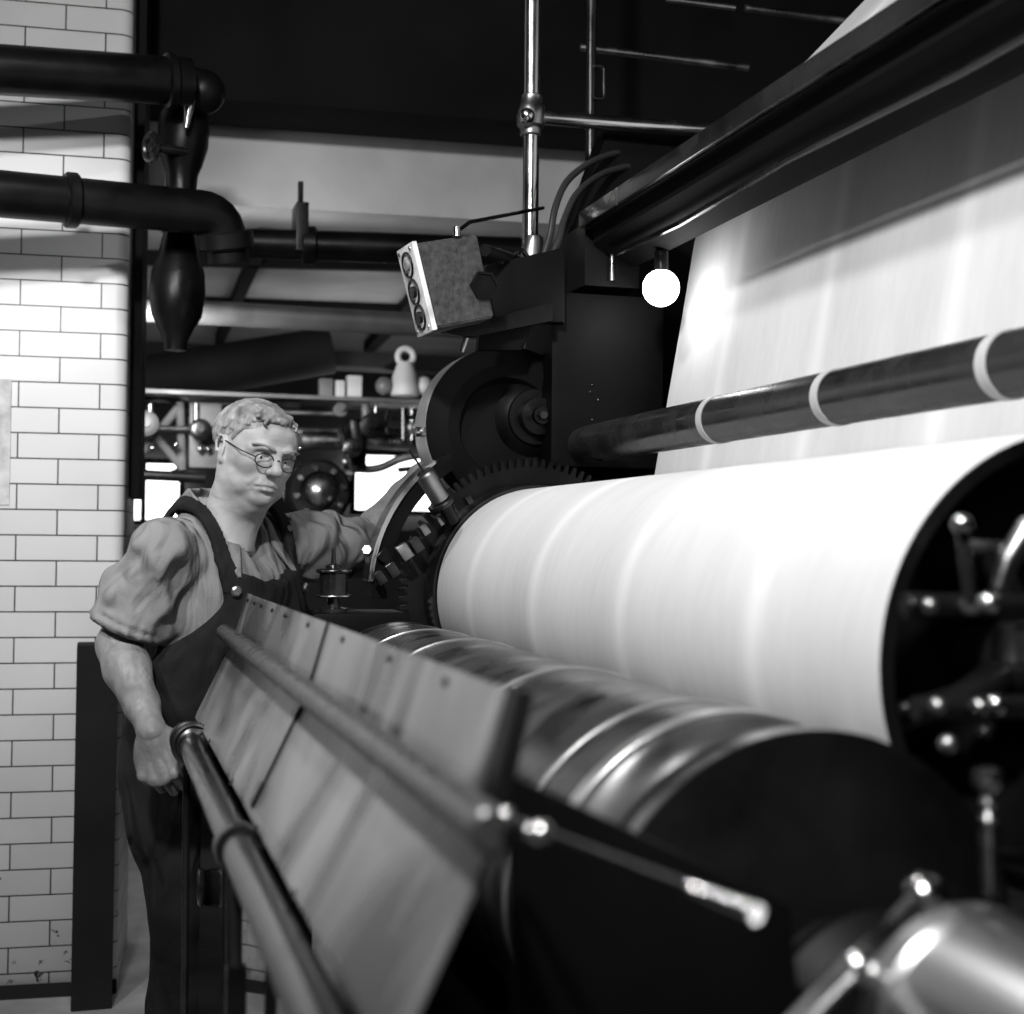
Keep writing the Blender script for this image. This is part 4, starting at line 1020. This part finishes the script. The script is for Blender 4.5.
# hand rail nearest the camera's left
hr_ = empty('hand_rail', (.14, 2.5, 0), 'thick shiny dark handrail with clamp rings slanting down in front of the panel', 'handrail')
a = W(315, 1014, 1.09); hx, hz = a.x, a.z
railm = mat('polished_rail', .01, .16, spec=.7, var=.3, scale=18, rvar=.06)
MB().cyl((hx, .12, hz), (hx, 2.6, hz), .0215, 40, bev=.003).build('rail_tube', railm, hr_)
MB().lathe((hx, 2.64, hz), (0, -1, 0), [(0, 0), (0, .02), (.01, .034), (.03, .034), (.035, .026), (.06, .026), (.065, .032), (.08, .032), (.085, .02)], 32).build('end_socket', gun, hr_)
for y in (1.70, ):
    MB().lathe((hx, y+.02, hz), (0, -1, 0), [(0, .021), (0, .027), (.01, .029), (.025, .029), (.035, .027), (.035, .021)], 32).build('clamp_ring', gun, hr_)
    MB().tube(bend([(hx, y, hz), (hx+.03, y, hz+.0), (hx+.045, y+.02, hz-.02)], .03), .009, 12).build('clamp_arm', gun, hr_)
    MB().cyl((hx, y, hz-.02), (hx, y, hz-.18), .006, 12).build('stay_rod', gun, hr_)
    MB().corners((hx-.012, y-.012, hz-.36), (hx+.012, y+.012, hz-.14), .003).build('hanging_plate', black, hr_)
    MB().cyl((hx, y, hz-.36), (hx, y, .0), .005, 10).build('stay_rod', gun, hr_)
MB().torus((hx+.004, 2.56, hz-.0), (.1, -1, 0), .034, .005, 28, 8).build('socket_ring', gun, hr_)
# polished lower casing reflecting the tiles
lc = empty('lower_casing', (.3, 1.7, 0), 'glossy black lower casing of the press mirroring the white tiles', 'machine casing')
gloss = mat('gloss_black', .02, .05, bump=.06, bscale=5, coat=1.0, spec=.9, metal=.0); gloss.node_tree.nodes['Principled BSDF'].inputs['Coat Roughness'].default_value = .03
MB().corners((bt2[0]+.006, .9, 0.02), (bt2[0]+.022, 2.64, bt2[1]-.055), .003).build('casing_door', gloss, lc)
MB().corners((bt2[0]+.022, 2.62, 0), (.4, 2.64, bt2[1]-.055), .003).build('end_plate', matt, lc)
for x_, nm in ((188, 'edge_rod'),):
    q = W(186, 800, 2.66); MB().tube([(q.x, 2.66, q.z+.1), (q.x+.004, 2.66, .3), (q.x+.03, 2.66, .02)], .007, 10).build('edge_rod', gun, lc)
MB().torus((bt2[0]+.001, 2.55, .66), (1, 0, 0), .03, .005, 24, 8).build('pull_ring', gun, lc)
# ------------------------------------------------------------------ upper fittings
# tall bright conduit with a cross tee
tc_ = empty('bright_conduit', W(531, 250, 3.3), 'tall bright steel pipe rising above the control box with a tee joint', 'pipe')
def w3(x, y, d=3.3): return W(x, y, d)
MB().cyl(w3(533, -60), w3(530, 252), .0205, 32).build('pipe_run', steel, tc_)
MB().lathe(w3(532, 95), (w3(530, 140)-w3(532, 95)), [(0, .022), (.004, .026), (.02, .026), (.03, .034), (.055, .036), (.078, .034), (.085, .026), (.1, .026), (.104, .022)], 32).build('tee_joint', steelworn, tc_)
MB().ball(w3(527, 116, 3.26), .02, 16).build('tee_plug', steel, tc_)
MB().cyl(w3(535, 117), w3(725, 132, 3.28), .0185, 28).build('cross_pipe', steel, tc_)
MB().cyl(w3(533, 236), w3(531, 260), .026, 24, bev=.004).build('lower_socket', steelworn, tc_)
_c5 = w3(589, 300, 3.5)
pp = pipe('dark_conduit', [Vector((_c5.x, 3.5, 3.6)), _c5], .014, gun, 'slim dark conduit standing right of the bright steel pipe', [(0, .25)])
MB().tube(bend([w3(594, 66, 3.48), w3(604, 66, 3.48), w3(604, 100, 3.48), w3(594, 98, 3.48)], .03), .005, 10).build('handle', gun, pp)
for k, (o_, lb) in enumerate(((0, 'outer black rubber cable looping down beside the bright pipe'), (14, 'inner black rubber cable looping down beside the bright pipe'))):
    pts = [w3(640+o_, 148+o_, 3.4), w3(600+o_*.5, 158+o_, 3.3), w3(570+o_*.6, 178+o_, 3.2), w3(556+o_*.6, 205+o_, 3.15), w3(549+o_*.7, 240, 3.12), w3(538+o_*.5, 272, 3.1)]
    sm = []
    for i in range(len(pts)-1):
        a_ = pts[max(0, i-1)]; b1 = pts[i]; c1 = pts[i+1]; d1 = pts[min(len(pts)-1, i+2)]
        for t in np.linspace(0, 1, 6, endpoint=False):
            sm.append(.5*((2*b1)+(-a_+c1)*t+(2*a_-5*b1+4*c1-d1)*t*t+(-a_+3*b1-3*c1+d1)*t**3))
    tag(MB().tube(sm+[pts[-1]], .0085, 12).build('rubber_cable', mat('cable_rubber', .03, .3)), lb, 'cable')
# control box with three ringed push buttons
cb = empty('control_box', W(445, 290, 2.9), 'tilted black control box with three round buttons on its bright front plate', 'control box')
Yb = 2.86
# corners of the button face (left, narrow) and of the visible side
fA, fB, fC, fD = W(403, 252, Yb+.0), W(416, 243, Yb+.03), W(437, 330, Yb+.03), W(423, 336, Yb)
sA, sB = W(480, 232, Yb+.06), W(487, 322, Yb+.06)
dep = Vector((.08, .2, .0))
def hexa(pts8):
    m = MB(); v = [m.bm.verts.new(p) for p in pts8]
    for f in ((0, 1, 2, 3), (7, 6, 5, 4), (0, 4, 5, 1), (1, 5, 6, 2), (2, 6, 7, 3), (3, 7, 4, 0)): m.bm.faces.new([v[i] for i in f])
    return m
# box axes
ux_ = (sA-fB+(sB-fC)).normalized()          # along the visible side
dn = ((fC-fB)+(fD-fA)).normalized()          # down the plate
wd = ux_.cross(dn).normalized()
if wd.y < 0: wd = -wd
# face plate normal points left and a little to the camera
o0 = fB; Hh = ((fC-fB).length+(fD-fA).length)/2; Lh = .15
fwv = Vector((fA-fB)); fwv = (fwv-dn*fwv.dot(dn)); 
wv_ = (Vector((-.13, .99, .0))); wv_ = (wv_-dn*wv_.dot(dn)).normalized()   # width of the plate runs away from us, to the left
Wd = .085
b0 = o0+Vector((0, 0, 0))
p8 = [b0, b0+dn*Hh, b0+dn*Hh+ux_*Lh*.96, b0+ux_*Lh]
bx = hexa([*p8, *[q+wv_*Wd for q in p8]])
bmesh.ops.bevel(bx.bm, geom=list(bx.bm.edges), offset=.004, segments=2, affect='EDGES')
bx.build('box_body', mat('crackle_black', .05, .45, var=.5, scale=70, bump=.5, bscale=220), cb)
nf = dn.cross(wv_).normalized()
if nf.dot(-ux_) < 0: nf = -nf
fc = b0+dn*Hh/2+wv_*Wd/2
Rf = Matrix([list(wv_), list(dn), list(nf)]).transposed()
MB().box(fc+nf*.006, (Wd+.012, Hh+.008, .012), Rf, .003).build('front_plate', mat('pale_plate', .85, .35, var=.3, scale=40), cb)
for k, t in enumerate((.2, .52, .82)):
    c = b0+dn*Hh*t+wv_*Wd/2+nf*.012
    MB().lathe(c, nf, [(0, .0285), (.002, .029), (.004, .028), (.004, .0245), (.001, .024)], 28).build('button_ring', black, cb)
    MB().lathe(c, nf, [(0, .0), (0, .013), (.007, .012), (.008, 0)], 20).build('push_button', black if k else mat('button_grey', .25, .4), cb)
for t in (.04, .96):
    for w_ in (.1, .9): MB().ball(b0+dn*Hh*t+wv_*Wd*w_+nf*.013, .0045, 8).build('corner_screw', steel, cb)
MB().tube([b0+ux_*.1+dn*.0, b0+ux_*.105-dn*.02], .009, 12).build('hinge_pin', steel, cb)
hx6 = b0+dn*Hh*.62+ux_*Lh*.9-wv_*.004
MB().lathe(hx6, -wv_, [(0, 0), (0, .034), (.008, .034), (.008, .028), (.004, .027), (.004, 0)], 6).build('hex_cover', black, cb)
# bracket arms
br_ = empty('box_bracket', W(470, 300, 3.0), 'black bracket arms holding the control box to the bright pipe', 'bracket')
q_ = b0+ux_*Lh*.7-dn*.012
MB().tube([q_, W(470, 222, 2.98), W(543, 208, 3.24)], .0045, 10).build('upper_arm', black, br_)
MB().tube([W(485, 250, 3.0), W(520, 262, 3.15), W(548, 262, 3.25)], .014, 12).build('elbow', black, br_)
MB().prism([(W(440, 325, 3.06).x, W(440, 333, 3.06).z), (W(550, 303, 3.06).x, W(550, 303, 3.06).z), (W(550, 322, 3.06).x, W(550, 322, 3.06).z), (W(470, 338, 3.06).x, W(470, 338, 3.06).z)], 3.04, 3.07, bevel=.003).build('lower_arm', black, br_)
a = W(466, 338, 3.05); MB().tube([a, W(461, 352, 3.05)], .007, 10).build('tie_bolt', steelworn, br_)
MB().tube([W(500, 262, 3.08), W(522, 250, 3.12), W(532, 262, 3.12)], .006, 8).build('bright_link', steelworn, br_)
MB().prism([(W(480, 268, 3.12).x, W(480, 268, 3.12).z), (W(560, 250, 3.12).x, W(560, 250, 3.12).z), (W(560, 352, 3.12).x, W(560, 326, 3.12).z), (W(528, 352, 3.12).x, W(528, 322, 3.12).z), (W(518, 352, 3.12).x, W(518, 352, 3.12).z), (W(474, 352, 3.12).x, W(474, 352, 3.12).z)], 3.085, 3.112, bevel=.004).build('back_plate', matt, br_)
# bare bulb lamp
lp = empty('work_lamp', W(660, 287, 2.92), 'glaring round bulb lamp shining in front of the paper web', 'lamp')
lb = W(661, 288, 2.92)
MB().ball(lb, .042, 24).build('bulb', mat('glowing_bulb', 1, .5, emit=12), lp)
MB().cyl(lb+Vector((.0, .0, .035)), (lb.x, lb.y, bD[1]-.001), .016, 20, bev=.003).build('lamp_holder', black, lp)
# high cross rods faintly lit
for (x0, y0, x1, y1, Y, r_, lb_) in ((686, 2, 735, 8, 3.6, .008, 'thin steel rod highest of three under the dark ceiling'), (765, 11, 850, 22, 3.6, .01, 'thin steel rod beside the bent paper high up'), (600, 50, 748, 68, 3.7, .01, 'thin steel rod lowest of three under the dark ceiling')):
    tag(MB().cyl(W(x0-20, y0-3, Y+.03), W(x1, y1, Y), r_, 12).build('steel_rod', steelworn), lb_, 'rod', 'high steel rods')
# ------------------------------------------------------------------ near end of the press, out of focus
# main frame at the near right: stays, bolts, lever
nf_ = empty('near_frame', (.75, .9, 0), 'dark near end frame of the press below the white cylinder', 'press frame')
def n3(x, y, Y=1.0): return W(x, y, Y)
a = n3(500, 815, .915); b_ = n3(757, 914, .72)
_p = n3(512, 775, .945); _q = n3(790, 905, .945)
MB().prism([(_p.x, _p.z), (_q.x, _q.z), (_q.x+.1, .2), (_p.x+.03, .2)], .945, .962, bevel=.003).build('cross_plate', matt, nf_)
MB().corners((.17, .5, .0), (.9, .89, .62), .02).build('foot_casting', matt, nf_)
st = empty('stay_bar', a, 'oily bar with a bright worn end at the near end of the guard panel', 'bar')
MB().tube([a, a.lerp(b_, .5), b_], [.0032, .003, .0035], 14).build('bar', black, st)
MB().ball(n3(505, 816, .84), .0055, 14).build('bright_bolt', steel, st)
MB().ball(n3(541, 833, .84), .0078, 14).build('bright_bolt', steel, st)
MB().ball(n3(530, 831, .845), .005, 14).build('bright_bolt', steel, st)
MB().tube([a.lerp(b_, .74), b_], [.003, .0052], 14).build('worn_end', steel, st)
# lever and handles in front of the spoked end
lv = empty('lever', n3(960, 520, 1.05), 'dark lever with a ball end in front of the spoked cylinder end', 'lever')
MB().tube([n3(962, 524, 1.08), n3(966, 560, 1.07), n3(970, 600, 1.08)], .006, 12).build('lever_arm', gun, lv)
MB().ball(n3(962, 524, 1.07), .0095, 16).build('lever_ball', steel, lv)
def bolts(pts, label, par=None):
    for i, (x, y, r, m) in enumerate(pts):
        e_ = MB().ball(n3(x, y, 1.05), r, 14)
        o = e_.build('round_bolt', m); tag(o, label[i], 'bolt', 'bright bolts before the spoked end')
cbr = empty('collar_bracket', n3(960, 605, 1.1), 'dark toggle bracket with two rows of shiny studs before the cylinder end', 'bracket')
MB().tube([n3(905, 605, 1.1), n3(1040, 606, 1.1)], .011, 12).build('stud_bar', black, cbr)
MB().tube([n3(915, 708, 1.1), n3(1050, 706, 1.1)], .011, 12).build('stud_bar', black, cbr)
for x, y, r, m in ((913, 604, .006, gun), (930, 606, .008, steelworn), (971, 605, .0095, steelworn), (989, 603, .0105, steel), (938, 706, .008, steelworn), (980, 707, .009, steelworn), (996, 705, .0105, steel), (985, 732, .007, gun), (948, 744, .009, steelworn), (906, 708, .005, gun)):
    MB().ball(n3(x, y, 1.085), r, 14).build('stud', m, cbr)
MB().tube([n3(1030, 525, 1.12), n3(1008, 560, 1.12), n3(998, 590, 1.12)], [.012, .011, .008], 12).build('hooked_arm', steelworn, cbr)
MB().tube([n3(965, 546, 1.14), n3(1008, 548, 1.13)], .007, 10).build('cross_link', steelworn, cbr)
MB().corners(n3(1016, 625, 1.1), n3(1050, 660, 1.14), .008).build('side_lug', steelworn, cbr)
vr = empty('valve_rod', n3(988, 770, .95), 'upright beaded rod standing over the bright roller at the near right', 'rod')
MB().lathe(n3(991, 895, .95), (n3(986, 750, .95)-n3(991, 895, .95)), [(0, .0), (0, .006), (.02, .0075), (.03, .006), (.045, .008), (.055, .005), (.06, .007), (.066, .004), (.072, .0065), (.078, .004), (.084, .01), (.09, .012), (.098, .01), (.1, 0)], 20).build('beaded_rod', steel, vr)
# bright roller and collars at the bottom right
brl = empty('bright_roller', (.55, .8, 0), 'large polished roller blurred at the bottom right corner', 'roller')
rc = n3(1030, 1060, .72); ra_ = (n3(880, 960, .9)-rc)
ax_ = Vector((-.05, 1, .0)).normalized()
rc = n3(950, 1015, .85)
MB().lathe((rc.x, .25, rc.z), (0, 1, 0), [(0, 0), (0, .076), (.56, .076), (.565, .081), (.585, .081), (.59, .06), (.6, .03), (.62, .03), (.62, 0)], 56).build('roller_body', mat('roller_steel', .7, .3, metal=1), brl)
MB().tube([n3(925, 893, .88), n3(885, 935, .86), n3(850, 968, .84), n3(780, 1040, .8)], [.008, .007, .008, .007], 14).build('tie_arm', steelworn, brl)
MB().ball(n3(925, 897, .88), .017, 16).build('bright_knuckle', steel, brl)
MB().ball(n3(858, 968, .84), .013, 16).build('bright_knuckle', steel, brl)
# inner dark works under the inked cylinder
iw = empty('roller_train', (.6, 1.4, 0), 'dark rollers under the inked cylinder at the near end', 'rollers')
for x_, z_, r_ in ((.5, .64, .07), (.66, .6, .085), (.78, .712, .055)):
    MB().cyl((x_, .96, z_), (x_, 2.8, z_), r_, 40, bev=.008).build('form_roller', matt, iw)
MB().lathe((.62, 1.03, .87), (0, -1, 0), [(0, 0), (0, .11), (.02, .115), (.04, .1), (.045, .06), (.06, .055), (.06, 0)], 48).build('near_bearing', matt, iw)
# ------------------------------------------------------------------ light
def area(name, loc, tgt, size, e, sy=None):
    l = bpy.data.lights.new(name, 'AREA'); l.energy = e; l.size = size
    if sy: l.shape = 'RECTANGLE'; l.size_y = sy
    o = bpy.data.objects.new(name, l); COL.objects.link(o); o.location = loc
    o.rotation_euler = (Vector(tgt)-Vector(loc)).to_track_quat('-Z', 'Y').to_euler(); return o
area('flood_lamp', (-.5, .0, 3.1), (.9, 2.9, 1.3), .2, 112)
area('ceiling_lamp', (.1, 2.3, 3.15), (.5, 1.8, 1.0), .14, 20)
area('second_flood', (-.3, -.4, 2.75), (1.0, 2.5, 1.0), .3, 7)
l = bpy.data.lights.new('tile_spot', 'SPOT'); l.energy = 250; l.spot_size = math.radians(56); l.spot_blend = .4; l.shadow_soft_size = .08
o = bpy.data.objects.new('tile_spot', l); COL.objects.link(o); o.location = (-1.05, 1.3, 2.5); o.rotation_euler = (Vector((-.45, 4.2, 1.1))-Vector(o.location)).to_track_quat('-Z', 'Y').to_euler()
area('far_room_fill', (1.2, 6.8, 1.9), (.6, 7.2, 2.8), 1.0, 5)  # added fill light for the room beyond, no lamp known there
area('far_press_fill', (.1, 4.75, 1.9), (.6, 6.0, 1.3), .3, 26)  # added fill that brightens the second press, not a real fitting
l = bpy.data.lights.new('bulb_glow', 'POINT'); l.energy = .45; l.shadow_soft_size = .045
o = bpy.data.objects.new('bulb_glow', l); COL.objects.link(o); o.location = lb+Vector((0, -.06, -.0))
w = bpy.data.worlds.new('dim_room'); SC.world = w; w.use_nodes = True
w.node_tree.nodes['Background'].inputs[0].default_value = (1, 1, 1, 1); w.node_tree.nodes['Background'].inputs[1].default_value = .01
vs = SC.view_settings; vs.view_transform = 'Standard'; vs.look = 'None'; vs.gamma = 1; vs.use_curve_mapping = False; vs.exposure = 0
